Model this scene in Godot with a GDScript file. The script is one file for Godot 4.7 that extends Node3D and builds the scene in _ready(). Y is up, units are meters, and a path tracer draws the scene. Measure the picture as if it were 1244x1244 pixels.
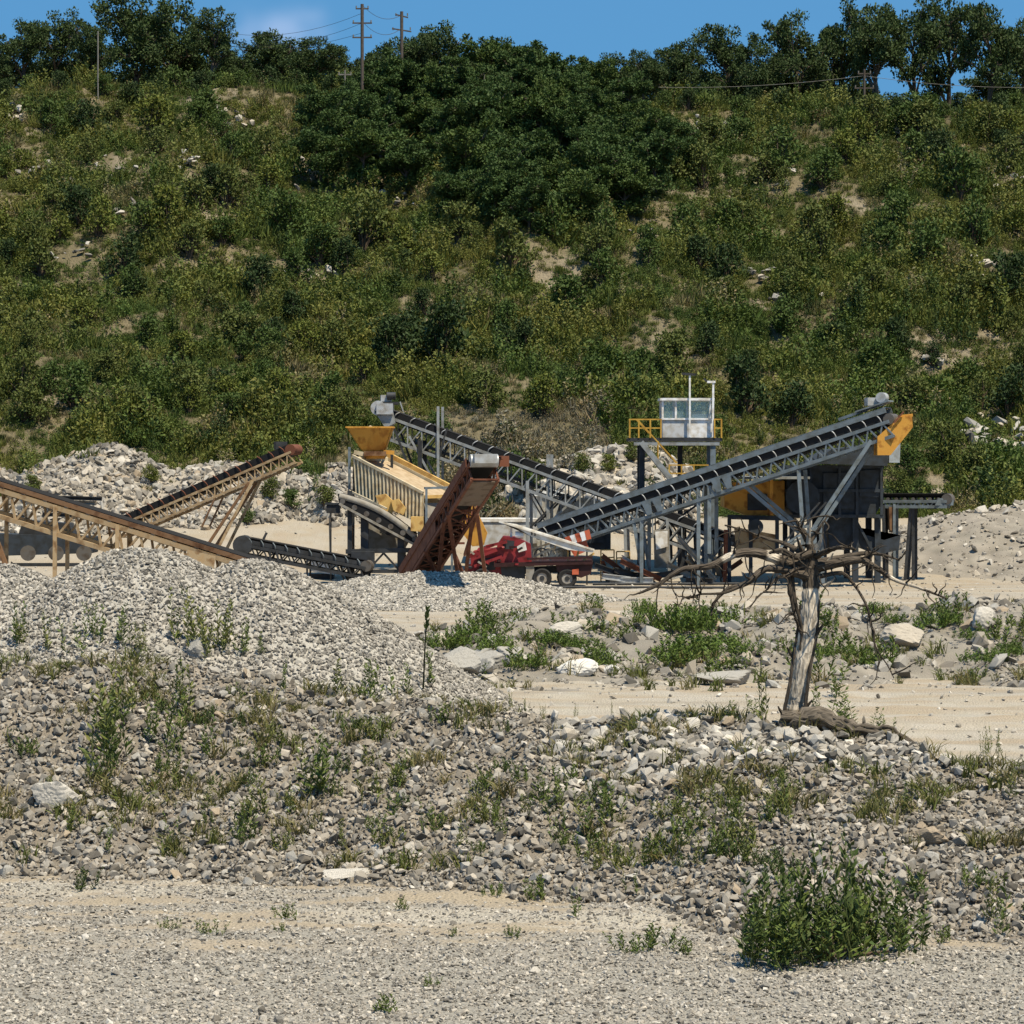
extends Node3D
# A limestone quarry: crushing and screening plant in front of an overgrown slope.

const F := 3527.0      # focal length in photograph pixels
const EYE := 5.4       # eye height above the quarry floor
const HORIZON := 560.0

var rng := RandomNumberGenerator.new()
var nz := FastNoiseLite.new()
var nz2 := FastNoiseLite.new()
var M := {}
var used := {}
var box_mesh: BoxMesh
var tube_mesh: CylinderMesh
var drum_mesh: CylinderMesh
var rocks: Array = []
var rock_parts_mats: Array = []
var tone_scale := 1.0

# ------------------------------------------------------------------ small helpers
class MB:
	var v := PackedVector3Array()
	var n := PackedVector3Array()
	var c := PackedColorArray()
	var uv := PackedVector2Array()
	var ix := PackedInt32Array()
	func tri(a: Vector3, b: Vector3, d: Vector3, col := Color.WHITE) -> void:
		var nn := (d - a).cross(b - a).normalized()
		var k := v.size()
		v.append(a); v.append(b); v.append(d)
		for i in 3:
			n.append(nn); c.append(col); uv.append(Vector2.ZERO)
		ix.append(k); ix.append(k + 1); ix.append(k + 2)
	func quad(a: Vector3, b: Vector3, d: Vector3, e: Vector3, col := Color.WHITE) -> void:
		var nn := (d - a).cross(b - a).normalized()
		var k := v.size()
		v.append(a); v.append(b); v.append(d); v.append(e)
		for i in 4:
			n.append(nn); c.append(col)
		uv.append(Vector2(0, 0)); uv.append(Vector2(1, 0)); uv.append(Vector2(1, 1)); uv.append(Vector2(0, 1))
		ix.append(k); ix.append(k + 1); ix.append(k + 2)
		ix.append(k); ix.append(k + 2); ix.append(k + 3)
	func leaf(at: Vector3, along: Vector3, side: Vector3, col: Color) -> void:
		# a pointed leaf of two triangles, folded a little along its midrib
		var mid := at + along * 0.45
		var up := along.cross(side).normalized() * side.length() * 0.25
		tri(at, mid + side + up, at + along, col)
		tri(at, at + along, mid - side + up, col)
	func tube(pts: Array, rad: Array, sides: int, cols: Array, wob := 0.0, seed_ := 0) -> void:
		var r := RandomNumberGenerator.new()
		r.seed = seed_
		var phase: Array = []
		for j in sides:
			phase.append(1.0 + r.randf_range(-wob, wob))
		var base := v.size()
		var ref := Vector3(0.31, 0.2, 0.93)
		var run := 0.0
		for i in pts.size():
			var t: Vector3
			if i == 0: t = pts[1] - pts[0]
			elif i == pts.size() - 1: t = pts[i] - pts[i - 1]
			else: t = pts[i + 1] - pts[i - 1]
			t = t.normalized()
			if i > 0: run += (pts[i] - pts[i - 1]).length()
			var a := t.cross(ref).normalized()
			var b := t.cross(a)
			for j in sides + 1:
				var jj := j % sides
				var an := TAU * j / sides
				var dir: Vector3 = a * cos(an) + b * sin(an)
				var rr: float = rad[i] * (phase[jj] + (r.randf_range(-wob, wob) * 0.5 if jj == j else 0.0))
				v.append(pts[i] + dir * rr)
				n.append(dir)
				c.append(cols[i] if cols.size() == pts.size() else cols[0])
				uv.append(Vector2(float(j) / sides, run))
		for i in pts.size() - 1:
			for j in sides:
				var p := base + i * (sides + 1) + j
				var q := p + sides + 1
				ix.append_array(PackedInt32Array([p, q, p + 1, p + 1, q, q + 1]))
	func prism(poly: Array, t: Vector3, col := Color.WHITE) -> void:
		# a flat polygon extruded along t
		var mid := Vector3.ZERO
		for p in poly: mid += p
		mid = mid / poly.size()
		var nn: Vector3 = (poly[1] - poly[0]).cross(poly[2] - poly[0])
		var flip := nn.dot(t) > 0.0
		for i in range(1, poly.size() - 1):
			if flip:
				tri(poly[0], poly[i], poly[i + 1], col); tri(poly[0] + t, poly[i + 1] + t, poly[i] + t, col)
			else:
				tri(poly[0], poly[i + 1], poly[i], col); tri(poly[0] + t, poly[i] + t, poly[i + 1] + t, col)
		for i in poly.size():
			var a: Vector3 = poly[i]
			var b: Vector3 = poly[(i + 1) % poly.size()]
			if flip: quad(b, a, a + t, b + t, col)
			else: quad(a, b, b + t, a + t, col)
	func mesh() -> ArrayMesh:
		var arr := []
		arr.resize(Mesh.ARRAY_MAX)
		arr[Mesh.ARRAY_VERTEX] = v
		arr[Mesh.ARRAY_NORMAL] = n
		arr[Mesh.ARRAY_COLOR] = c
		arr[Mesh.ARRAY_TEX_UV] = uv
		arr[Mesh.ARRAY_INDEX] = ix
		var m := ArrayMesh.new()
		m.add_surface_from_arrays(Mesh.PRIMITIVE_TRIANGLES, arr)
		return m

func at(u: float, v: float, d: float) -> Vector3:      # photograph reading at a known distance -> point in metres
	return Vector3((u - 622.0) / F * d, EYE - (v - HORIZON) / F * d, -d)

func numbered(called: String) -> String:
	if not used.has(called):
		used[called] = 0
		return called
	used[called] += 1
	return "%s_%03d" % [called, used[called]]

func tag(o: Node, label: String, category := "", group := "", kind := "") -> Node:
	o.set_meta("label", label)
	if category: o.set_meta("category", category)
	if group: o.set_meta("group", group)
	if kind: o.set_meta("kind", kind)
	return o

func thing(called: String, label: String, category: String, pos: Vector3, group := "") -> Node3D:
	var o := Node3D.new()
	o.name = numbered(called)
	add_child(o)
	o.position = pos
	tag(o, label, category, group, "thing")
	return o

func put(mesh: Mesh, called: String, mat: Material, parent: Node, xf := Transform3D()) -> MeshInstance3D:
	var o := MeshInstance3D.new()
	o.mesh = mesh
	o.material_override = mat
	o.name = numbered(called) if parent == self else called
	parent.add_child(o, true)
	o.transform = xf
	return o

func origin_of(parent: Node) -> Vector3:
	var p := Vector3.ZERO
	var k = parent
	while k != self:
		p += k.position if not (k is MeshInstance3D) else Vector3.ZERO
		k = k.get_parent()
	return p

func along(a: Vector3, b: Vector3, w: float, h: float) -> Transform3D:
	var y := b - a
	var yn := y.normalized()
	var x := yn.cross(Vector3.UP)
	if x.length() < 0.05: x = Vector3.RIGHT
	x = x.normalized()
	var z := x.cross(yn).normalized()
	return Transform3D(Basis(x * w, y, z * h), (a + b) * 0.5)

# straight members; a and b are world points
func beam(parent: Node, called: String, a: Vector3, b: Vector3, w: float, h: float, mat: Material) -> MeshInstance3D:
	var o := origin_of(parent)
	return put(box_mesh, called, mat, parent, along(a - o, b - o, w, h))

func rod(parent: Node, called: String, a: Vector3, b: Vector3, r: float, mat: Material) -> MeshInstance3D:
	var o := origin_of(parent)
	return put(tube_mesh, called, mat, parent, along(a - o, b - o, r * 2.0, r * 2.0))

func drum(parent: Node, called: String, a: Vector3, b: Vector3, r: float, mat: Material) -> MeshInstance3D:
	var o := origin_of(parent)
	return put(drum_mesh, called, mat, parent, along(a - o, b - o, r * 2.0, r * 2.0))

func slab(parent: Node, called: String, poly: Array, t: Vector3, mat: Material) -> MeshInstance3D:
	var o := origin_of(parent)
	var mb := MB.new()
	var q := []
	for p in poly: q.append(p - o)
	mb.prism(q, t)
	return put(mb.mesh(), called, mat, parent)

func block(parent: Node, called: String, centre: Vector3, size: Vector3, mat: Material, turn := 0.0) -> MeshInstance3D:
	var o := origin_of(parent)
	return put(box_mesh, called, mat, parent, Transform3D(Basis(Vector3.UP, turn).scaled_local(size), centre - o))

func multi(called: String, mesh: Mesh, mat: Material, xfs: Array, cols: Array, parent: Node) -> MultiMeshInstance3D:
	var mm := MultiMesh.new()
	mm.transform_format = MultiMesh.TRANSFORM_3D
	mm.use_colors = true
	mm.mesh = mesh
	mm.instance_count = xfs.size()
	for i in xfs.size():
		mm.set_instance_transform(i, xfs[i])
		mm.set_instance_color(i, cols[i])
	var o := MultiMeshInstance3D.new()
	o.multimesh = mm
	o.material_override = mat
	o.name = numbered(called) if parent == self else called
	parent.add_child(o, true)
	o.set_meta("kind", "stuff")
	return o

func s(c: Color) -> Color:
	return c.linear_to_srgb()

func lin(r: float, g: float, b: float) -> Color:
	return Color(r, g, b)

func ramp(stops: Array) -> Gradient:
	var g := Gradient.new()
	var offs := PackedFloat32Array()
	var cols := PackedColorArray()
	for k in stops:
		offs.append(k[0]); cols.append(k[1])
	g.offsets = offs
	g.colors = cols
	return g

func ntex(freq: float, stops: Array, octaves := 4, size := 512, seed_ := 1, kind := FastNoiseLite.TYPE_SIMPLEX_SMOOTH, as_normal := false, bump := 4.0) -> NoiseTexture2D:
	var f := FastNoiseLite.new()
	f.seed = seed_
	f.noise_type = kind
	f.frequency = freq
	f.fractal_octaves = octaves
	var t := NoiseTexture2D.new()
	t.width = size
	t.height = size
	t.seamless = true
	t.noise = f
	if as_normal:
		t.as_normal_map = true
		t.bump_strength = bump
	elif stops.size():
		t.color_ramp = ramp(stops)
	return t

func grey(a: float) -> Color:
	return Color(a, a, a)

func mat_tex(name_: String, tex: Texture2D, scale: float, rough: float, normal: Texture2D = null, nscale := 1.0, vcol := true, tint := Color.WHITE) -> StandardMaterial3D:
	var m := StandardMaterial3D.new()
	m.resource_name = name_
	m.albedo_color = s(tint)
	m.albedo_texture = tex
	m.roughness = rough
	m.metallic_specular = 0.3
	m.vertex_color_use_as_albedo = vcol
	m.uv1_triplanar = true
	m.uv1_world_triplanar = true
	m.uv1_scale = Vector3.ONE * scale
	if normal:
		m.normal_enabled = true
		m.normal_texture = normal
		m.normal_scale = nscale
	M[name_] = m
	return m

func paint(name_: String, col: Color, rough := 0.6, metal := 0.0, dirt: Texture2D = null, scale := 0.35) -> StandardMaterial3D:
	var m := mat_tex(name_, dirt, scale, rough, null, 1.0, false, col)
	m.metallic = metal
	m.metallic_specular = 0.4
	return m

func foliage(name_: String, tint: Color, back := 0.35) -> StandardMaterial3D:
	var m := StandardMaterial3D.new()
	m.resource_name = name_
	m.albedo_color = s(tint)
	m.vertex_color_use_as_albedo = true
	m.roughness = 0.65
	m.metallic_specular = 0.3
	m.backlight_enabled = true
	m.backlight = Color(back, back, back * 0.7)
	M[name_] = m
	return m

func smooth(a: float, b: float, x: float) -> float:
	var t := clampf((x - a) / (b - a), 0.0, 1.0)
	return t * t * (3.0 - 2.0 * t)

func nn(x: float, y: float, f: float) -> float:
	return nz.get_noise_2d(x * f, y * f)

func curve_at(keys: Array, x: float) -> float:
	if x <= keys[0][0]: return keys[0][1]
	for i in range(1, keys.size()):
		if x <= keys[i][0]:
			var t: float = (x - keys[i - 1][0]) / (keys[i][0] - keys[i - 1][0])
			t = t * t * (3.0 - 2.0 * t)
			return lerpf(keys[i - 1][1], keys[i][1], t)
	return keys[-1][1]

# ------------------------------------------------------------------ terrain (d = metres in front of the camera)
# wheel tracks along the haul roads: distance, slant
const RUTS := [[56.5, 0.02], [58.4, 0.02], [60.6, -0.03], [62.5, -0.03], [65.5, 0.01], [100.5, 0.05], [102.5, 0.05], [116.5, 0.0], [118.6, 0.0]]
func ground_h(x: float, d: float) -> float:
	var y := 0.0
	if d > 24.0:
		y += 0.05 * nn(x, d, 0.35) + 0.02 * nn(x + 40.0, d, 1.3)
	# ruts of the haul roads
	if d > 52.0 and d < 75.0:
		y += 0.05 * nn(x * 0.08, d, 1.1) * smooth(52.0, 55.0, d) * (1.0 - smooth(70.0, 75.0, d))
	for q in RUTS:
		if d > q[0] - 2.5 and d < q[0] + 2.5:
			var e: float = d - q[0] - q[1] * x - 0.5 * nn(x, q[0], 0.05)
			y -= 0.075 * exp(-e * e * 9.0) - 0.03 * exp(-(absf(e) - 0.55) * (absf(e) - 0.55) * 16.0)
	y += 3.2 * smooth(128.0, 160.0, d)
	if d > 150.0:
		var crest := 226.0 + 4.0 * nn(x, 3.0, 0.03)
		var top := 33.9 - 1.5 * smooth(5.0, 20.0, x) + 1.2 * nn(x, 9.0, 0.045)
		var t := clampf((d - 154.0) / (crest - 154.0), 0.0, 1.0)
		var rise := t + 0.035 * sin(t * 14.0 + 0.06 * x)  * smooth(0.0, 0.15, t) * (1.0 - t)
		y += (top - 3.2) * rise
		y += (1.3 * nn(x, d, 0.06) + 0.5 * nn(x, d, 0.2)) * smooth(156.0, 170.0, d)
		if d > crest:
			y += 0.02 * minf(d - crest, 80.0)
	return y

const WIND_FOOT := [[-14.0, 38.2], [-6.5, 37.7], [-2.5, 37.2], [0.8, 36.0], [2.6, 33.6], [4.5, 32.6], [7.0, 33.0], [14.0, 33.0]]
const WIND_TOP := [[-14.0, 2.35], [-6.5, 2.3], [-5.0, 2.28], [-4.0, 2.1], [-2.6, 1.82], [-1.0, 1.78], [0.2, 1.68], [1.2, 1.62], [2.6, 1.68], [3.8, 1.66], [5.2, 1.42], [6.4, 1.2], [8.0, 1.22], [14.0, 1.3]]
const WIND_CREST := [[-14.0, 44.5], [-4.0, 44.0], [-1.0, 43.0], [0.5, 42.0], [3.8, 41.2], [6.4, 40.0], [14.0, 40.0]]
func windrow_h(x: float, d: float) -> float:
	if absf(x) > 13.5 or d < 31.0 or d > 53.0: return -1.0
	var foot := curve_at(WIND_FOOT, x) + 0.5 * nn(x, 1.0, 0.6)
	var crest := curve_at(WIND_CREST, x)
	var top := curve_at(WIND_TOP, x)
	var y: float
	if d < crest:
		var t := (d - foot) / (crest - foot)
		if t < 0.0: return t * 0.6
		y = top * (0.55 * t + 0.45 * smooth(0.0, 1.0, t))
		y += (0.16 * nn(x, d, 0.55) + 0.07 * nn(x, d + 30.0, 1.7)) * smooth(0.0, 0.2, t)
	else:
		y = top - 0.52 * (sqrt((d - crest) * (d - crest) + 0.25) - 0.5)
		y += 0.10 * nn(x, d, 0.55) + 0.05 * nn(x, d + 30.0, 1.7)
	return y

func cone(x: float, d: float, cx: float, cd: float, h: float, tan_: float, soft: float) -> float:
	var r := sqrt((x - cx) * (x - cx) + (d - cd) * (d - cd))
	return h - tan_ * (sqrt(r * r + soft * soft) - soft)

func mound_h(x: float, d: float) -> float:
	if x > 2.0 or x < -19.0 or d < 44.0 or d > 62.0: return -1.0
	var a := cone(x, d, -6.75, 53.0, 3.78, 0.66, 1.1)
	var b := cone(x, d, -4.75, 53.0, 3.56, 0.66, 0.9)
	var e := cone(x, d, -9.6, 53.5, 3.45, 0.64, 1.4)
	var g := cone(x, d, -13.5, 53.5, 3.9, 0.64, 1.4)
	var y := maxf(maxf(a, b), maxf(e, g))
	return y + 0.05 * nn(x, d, 0.8) + 0.03 * nn(x, d, 2.3)

func heap_h(x: float, d: float) -> float:
	if x < -10.5 or x > 6.5 or d < 101.0 or d > 122.0: return -1.0
	var top := curve_at([[-10.5, 0.0], [-8.0, 0.5], [-5.5, 0.85], [-3.0, 1.08], [-0.9, 0.98], [0.5, 0.74], [1.8, 0.4], [3.0, 0.16], [4.6, -0.05], [6.2, -0.1]], x)
	var r := absf(d - 113.0)
	var y := top - 0.13 * (sqrt(r * r + 1.0) - 1.0)
	return y + (0.10 * nn(x, d, 0.3) + 0.04 * nn(x, d, 1.2))

func berm_h(x: float, d: float) -> float:
	if x < -3.4 or x > 22.0 or d < 66.5 or d > 97.0: return -1.0
	var top := curve_at([[-3.4, -0.2], [-2.0, 0.5], [-0.5, 1.0], [2.0, 1.2], [4.2, 0.75], [6.0, 1.05], [8.0, 1.35], [10.5, 1.1], [13.0, 1.5], [22.0, 1.6]], x)
	var t := (d - 69.0 - 1.2 * nn(x, 5.0, 0.3)) / 11.0
	if t < 0.0: return t
	var prof := smooth(0.0, 1.0, t) if t < 1.0 else 1.0 - smooth(1.0, 2.2, t)
	var y := top * prof
	y += (0.38 * nn(x, d, 0.28) + 0.17 * nn(x, d, 0.8) + 0.06 * nn(x, d, 2.2)) * smooth(0.0, 0.35, t) * (1.0 - smooth(1.7, 2.2, t))
	return y - 0.05

func rubble_h(x: float, d: float) -> float:      # pale rubble tips behind the tan conveyors
	if x < -42.0 or x > -4.5 or d < 141.0 or d > 166.0: return -1.0
	var top := curve_at([[-42.0, 4.0], [-27.0, 4.6], [-23.0, 5.75], [-20.5, 5.7], [-18.0, 4.7], [-15.5, 5.2], [-13.0, 4.9], [-11.0, 4.2], [-9.0, 5.0], [-7.0, 4.3], [-4.6, 1.0]], x)
	var r := absf(d - 153.5)
	var y := top - 0.55 * (sqrt(r * r + 2.0) - 1.414)
	return y + 0.75 * nn(x, d, 0.16) + 0.3 * nn(x, d, 0.5)

func bank_h(x: float, d: float) -> float:      # rocky bank behind the centre of the plant
	if x < -1.0 or x > 26.0 or d < 143.0 or d > 168.0: return -1.0
	var top := curve_at([[-1.0, 3.0], [1.5, 5.3], [4.0, 6.0], [7.0, 5.9], [9.0, 4.9], [11.0, 3.2], [14.0, 2.2], [20.0, 2.4], [26.0, 2.0]], x)
	var r := absf(d - 155.0)
	var y := top - 0.5 * (sqrt(r * r + 2.0) - 1.414)
	return y + 0.5 * nn(x, d, 0.2) + 0.25 * nn(x, d, 0.6)

func dirt_h(x: float, d: float) -> float:      # smooth earth tip at the right
	if x < 14.5 or x > 46.0 or d < 127.5 or d > 152.0: return -1.0
	var top := curve_at([[14.5, -0.3], [17.0, 0.9], [18.8, 2.1], [20.5, 2.7], [23.0, 3.1], [26.0, 3.5], [46.0, 3.8]], x)
	var r := absf(d - 140.0)
	var y := top - 0.36 * (sqrt(r * r + 3.0) - 1.73)
	return y + 0.28 * nn(x, d, 0.25) + 0.12 * nn(x, d, 0.9)

func surf(x: float, d: float) -> float:
	var y := ground_h(x, d)
	if d < 62.0: y = maxf(y, maxf(windrow_h(x, d), mound_h(x, d)))
	elif d < 98.0: y = maxf(y, berm_h(x, d))
	elif d < 123.0: y = maxf(y, heap_h(x, d))
	elif d < 169.0: y = maxf(y, maxf(maxf(rubble_h(x, d), bank_h(x, d)), dirt_h(x, d)))
	return y

# where the sight line through a photograph reading meets the ground
func hit(u: float, v: float, d0 := 26.0) -> Vector3:
	var d := d0
	var step := 0.25
	while d < 330.0:
		var p := at(u, v, d)
		if surf(p.x, d) >= p.y:
			break
		d += step if d < 60.0 else 0.6
	return Vector3((u - 622.0) / F * d, surf((u - 622.0) / F * d, d), -d)

func normal_at(h: Callable, x: float, d: float, e: float) -> Vector3:
	var dx: float = (h.call(x + e, d) - h.call(x - e, d)) / (2.0 * e)
	var dd: float = (h.call(x, d + e) - h.call(x, d - e)) / (2.0 * e)
	return Vector3(-dx, 1.0, dd).normalized()

func sheet_from(xs: Array, ds: Array, h: Callable, colour: Callable, low = null) -> ArrayMesh:
	var mb := MB.new()
	var nx := xs.size()
	var hs := PackedFloat32Array()
	for d in ds:
		for x in xs:
			hs.append(h.call(x, d))
	for j in ds.size():
		for i in nx:
			var k := j * nx + i
			mb.v.append(Vector3(xs[i], hs[k], -ds[j]))
			var i0 := maxi(i - 1, 0); var i1 := mini(i + 1, nx - 1)
			var j0 := maxi(j - 1, 0); var j1 := mini(j + 1, ds.size() - 1)
			var dx: float = (hs[j * nx + i1] - hs[j * nx + i0]) / (xs[i1] - xs[i0])
			var dd: float = (hs[j1 * nx + i] - hs[j0 * nx + i]) / (ds[j1] - ds[j0])
			mb.n.append(Vector3(-dx, 1.0, dd).normalized())
			mb.c.append(colour.call(xs[i], ds[j], hs[k]))
			mb.uv.append(Vector2(xs[i], ds[j]))
	for j in ds.size() - 1:
		for i in nx - 1:
			var k := j * nx + i
			if low != null:
				# leave out the cells of a heap that lie under the ground
				var cut := true
				for q in [k, k + 1, k + nx, k + nx + 1]:
					var p: Vector3 = mb.v[q]
					if p.y > low.call(p.x, -p.z) - 0.12: cut = false
				if cut: continue
			mb.ix.append_array(PackedInt32Array([k, k + nx, k + 1, k + 1, k + nx, k + nx + 1]))
	return mb.mesh()

func lines(a: float, b: float, step: float) -> Array:
	var out := []
	var n := int(round((b - a) / step))
	for i in n + 1:
		out.append(a + (b - a) * i / n)
	return out

func ground_colour(x: float, d: float, _y: float) -> Color:
	var stone := lin(0.30, 0.28, 0.242)
	var tan_ := lin(0.37, 0.305, 0.22)
	var pale := lin(0.425, 0.388, 0.322)
	var c := stone
	if d < 45.0:
		# compacted earth showing through the gravel in long streaks
		var streak := nn(x * 0.35, d * 1.6, 0.55) + 0.5 * nn(x, d * 2.0, 1.6)
		var band := smooth(31.6, 33.0, d + 0.6 * nn(x, d, 0.8)) * (1.0 - smooth(37.2, 38.4, d))
		c = c.lerp(tan_, clampf(band * (0.55 + 1.6 * streak), 0.0, 0.9))
		var puddle := smooth(0.25, 0.6, 1.0 - absf((d - 34.2) + 0.12 * (x - 1.0)) * 0.9 + 0.6 * nn(x, d * 2.2, 0.6)) * smooth(-3.2, -1.4, x) * (1.0 - smooth(2.2, 3.4, x))
		c = c.lerp(pale, clampf(puddle, 0.0, 0.9))
		var light := smooth(0.35, 0.6, 1.0 - absf(d - 36.6) * 1.1 + 0.6 * nn(x, d * 2.2, 0.6)) * (1.0 - smooth(-4.2, -2.6, x))
		c = c.lerp(pale, clampf(light, 0.0, 0.7))
	elif d < 128.0:
		var road := nn(x * 0.1, d, 0.7) + 0.6 * nn(x * 0.25, d, 2.2)
		c = pale.lerp(tan_, clampf(0.5 + 1.3 * road, 0.0, 1.0))
		for q in RUTS:      # crushed grey dust pressed into the tracks
			var e: float = d - q[0] - q[1] * x - 0.5 * nn(x, q[0], 0.05)
			if absf(e) < 0.6: c = c.lerp(lin(0.36, 0.325, 0.27), (0.55 + 0.6 * nn(x, d, 0.8)) * exp(-e * e * 12.0))
		c = c.lerp(lin(0.3, 0.27, 0.225), clampf(0.9 * nn(x * 0.2 + 70.0, d * 1.2, 0.5) - 0.1, 0.0, 0.6))
	else:
		c = lin(0.40, 0.355, 0.285).lerp(tan_, clampf(0.4 + 1.3 * nn(x, d, 0.3) + 0.5 * nn(x, d, 1.1), 0.0, 1.0))
	return c

func hill_colour(x: float, d: float, _y: float) -> Color:
	var soil := lin(0.12, 0.105, 0.06)
	var dry := lin(0.19, 0.16, 0.10)
	var chalk := lin(0.42, 0.36, 0.29)
	var c := soil.lerp(dry, clampf(0.5 + nn(x, d, 0.12) + 0.4 * nn(x, d, 0.6), 0.0, 1.0))
	c = c.lerp(chalk, 0.35 * smooth(0.42, 0.7, nn(x + 200.0, d, 0.09) + 0.7 * nn(x, d, 0.9)))
	return c

# ------------------------------------------------------------------ stones
func ico(level: int) -> Array:
	var t := (1.0 + sqrt(5.0)) / 2.0
	var vs: Array = []
	for p in [[-1, t, 0], [1, t, 0], [-1, -t, 0], [1, -t, 0], [0, -1, t], [0, 1, t], [0, -1, -t], [0, 1, -t], [t, 0, -1], [t, 0, 1], [-t, 0, -1], [-t, 0, 1]]:
		vs.append(Vector3(p[0], p[1], p[2]).normalized())
	var fs: Array = [[0, 11, 5], [0, 5, 1], [0, 1, 7], [0, 7, 10], [0, 10, 11], [1, 5, 9], [5, 11, 4], [11, 10, 2], [10, 7, 6], [7, 1, 8], [3, 9, 4], [3, 4, 2], [3, 2, 6], [3, 6, 8], [3, 8, 9], [4, 9, 5], [2, 4, 11], [6, 2, 10], [8, 6, 7], [9, 8, 1]]
	for l in level:
		var cache := {}
		var nf: Array = []
		for f in fs:
			var m: Array = []
			for k in 3:
				var a: int = f[k]
				var b: int = f[(k + 1) % 3]
				var key := Vector2i(mini(a, b), maxi(a, b))
				if not cache.has(key):
					cache[key] = vs.size()
					vs.append(((vs[a] + vs[b]) * 0.5).normalized())
				m.append(cache[key])
			nf.append([f[0], m[0], m[2]]); nf.append([f[1], m[1], m[0]]); nf.append([f[2], m[2], m[1]]); nf.append([m[0], m[1], m[2]])
		fs = nf
	return [vs, fs]

func hull_mesh(seed_: int, corners: int, shape: Vector3) -> ArrayMesh:
	# broken stone: the hull of a few random corners, every facet flat and sharp
	var r := RandomNumberGenerator.new()
	r.seed = seed_
	var p: Array = []
	while p.size() < corners:
		var q := Vector3(r.randf_range(-1, 1), r.randf_range(-1, 1), r.randf_range(-1, 1))
		if q.length() > 1.2 or q.length() < 0.85: continue
		q = q * shape * 0.55
		var near := false
		for o in p:
			if o.distance_to(q) < 0.16: near = true
		if not near: p.append(q)
	var mb := MB.new()
	for a in corners:
		for b in range(a + 1, corners):
			for c in range(b + 1, corners):
				var n_: Vector3 = (p[b] - p[a]).cross(p[c] - p[a])
				var lo := 0; var hi := 0
				for k in corners:
					if k == a or k == b or k == c: continue
					if n_.dot(p[k] - p[a]) > 0.0: hi += 1
					else: lo += 1
				if hi > 0 and lo > 0: continue
				var tone := r.randf_range(0.88, 1.08)
				var col := Color(tone, tone, tone * 0.99)
				if hi == 0: mb.tri(p[a], p[c], p[b], col)
				else: mb.tri(p[a], p[b], p[c], col)
	return mb.mesh()

func rock_mesh(seed_: int, level: int, planes: int, flat: float) -> ArrayMesh:
	# broken stone: a ball cut down by random planes, every facet sharp
	var r := RandomNumberGenerator.new()
	r.seed = seed_
	var cuts: Array = []
	for i in planes:
		var n_ := Vector3(r.randfn(), r.randfn(), r.randfn()).normalized()
		cuts.append([n_, r.randf_range(0.36, 0.74)])
	var stretch := Vector3(r.randf_range(0.85, 1.25), flat * r.randf_range(0.85, 1.15), r.randf_range(0.7, 1.05))
	var g := ico(level)
	var vs: Array = []
	for p in g[0]:
		var rad := 0.95
		for q in cuts:
			var dd: float = p.dot(q[0])
			if dd > 0.05: rad = minf(rad, q[1] / dd)
		rad *= r.randf_range(0.96, 1.04)
		vs.append(p * rad * stretch * 0.62)
	var mb := MB.new()
	for f in g[1]:
		var tone := r.randf_range(0.9, 1.08)
		mb.tri(vs[f[0]], vs[f[2]], vs[f[1]], Color(tone, tone, tone * 0.99))
	return mb.mesh()

func stone_colour(warm: float) -> Color:
	# limestone: pale grey, some cream, some dark weathered or iron-stained
	var k := rng.randf()
	var b := rng.randf_range(0.27, 0.52)
	if k < 0.16: b *= 0.45
	elif k > 0.88: b = rng.randf_range(0.52, 0.66)
	b *= tone_scale
	var c := Color(b, b * 0.945, b * 0.85)
	return c.lerp(Color(b * 1.02, b * 0.88, b * 0.7), warm * rng.randf())

func rock_turn(flat_to: Vector3, tilt: float) -> Basis:
	var y := (flat_to + Vector3(rng.randfn(), rng.randfn(), rng.randfn()) * tilt).normalized()
	var x := y.cross(Vector3(rng.randfn(), rng.randfn(), rng.randfn())).normalized()
	return Basis(x, y, x.cross(y))

# covers a heap: big stones as parts, the rest as one mass
func cover(parent: Node, h: Callable, x0: float, x1: float, d0: float, d1: float, count: int, smin: float, smax: float, power: float, parts: int, warm: float, called := "rock", sink := 0.25, tilt := 0.45, keep = null, mats: Array = []) -> void:
	if mats.is_empty(): mats = rock_parts_mats
	var found: Array = []
	var tries := 0
	while found.size() < count and tries < count * 6:
		tries += 1
		var x := rng.randf_range(x0, x1)
		var d := rng.randf_range(d0, d1)
		var y: float = h.call(x, d)
		var sz := smin + (smax - smin) * pow(rng.randf(), power)
		if keep != null:
			if rng.randf() > keep.call(x, d): continue
		if y < surf(x, d) - 0.01: continue
		found.append([sz, x, d, y])
	found.sort_custom(func(a, b): return a[0] > b[0])
	var bins: Array = []
	var tones: Array = []
	for k in rocks.size():
		bins.append([]); tones.append([])
	var o := origin_of(parent)
	for k in found.size():
		var f: Array = found[k]
		var up := normal_at(h, f[1], f[2], maxf(0.1, f[0] * 0.5))
		var b := rock_turn(up, tilt).scaled_local(Vector3.ONE * f[0])
		var p: Vector3 = Vector3(f[1], f[3], -f[2]) + up * f[0] * (0.5 - sink) * 0.5
		var variant := rng.randi() % rocks.size()
		if k < parts:
			put(rocks[variant], called, mats[rng.randi() % mats.size()], parent, Transform3D(b, p - o))
		else:
			bins[variant].append(Transform3D(b, p - o))
			tones[variant].append(stone_colour(warm))
	for k in rocks.size():
		if bins[k].size():
			multi("loose_" + called, rocks[k], M.stone, bins[k], tones[k], parent)

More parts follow.
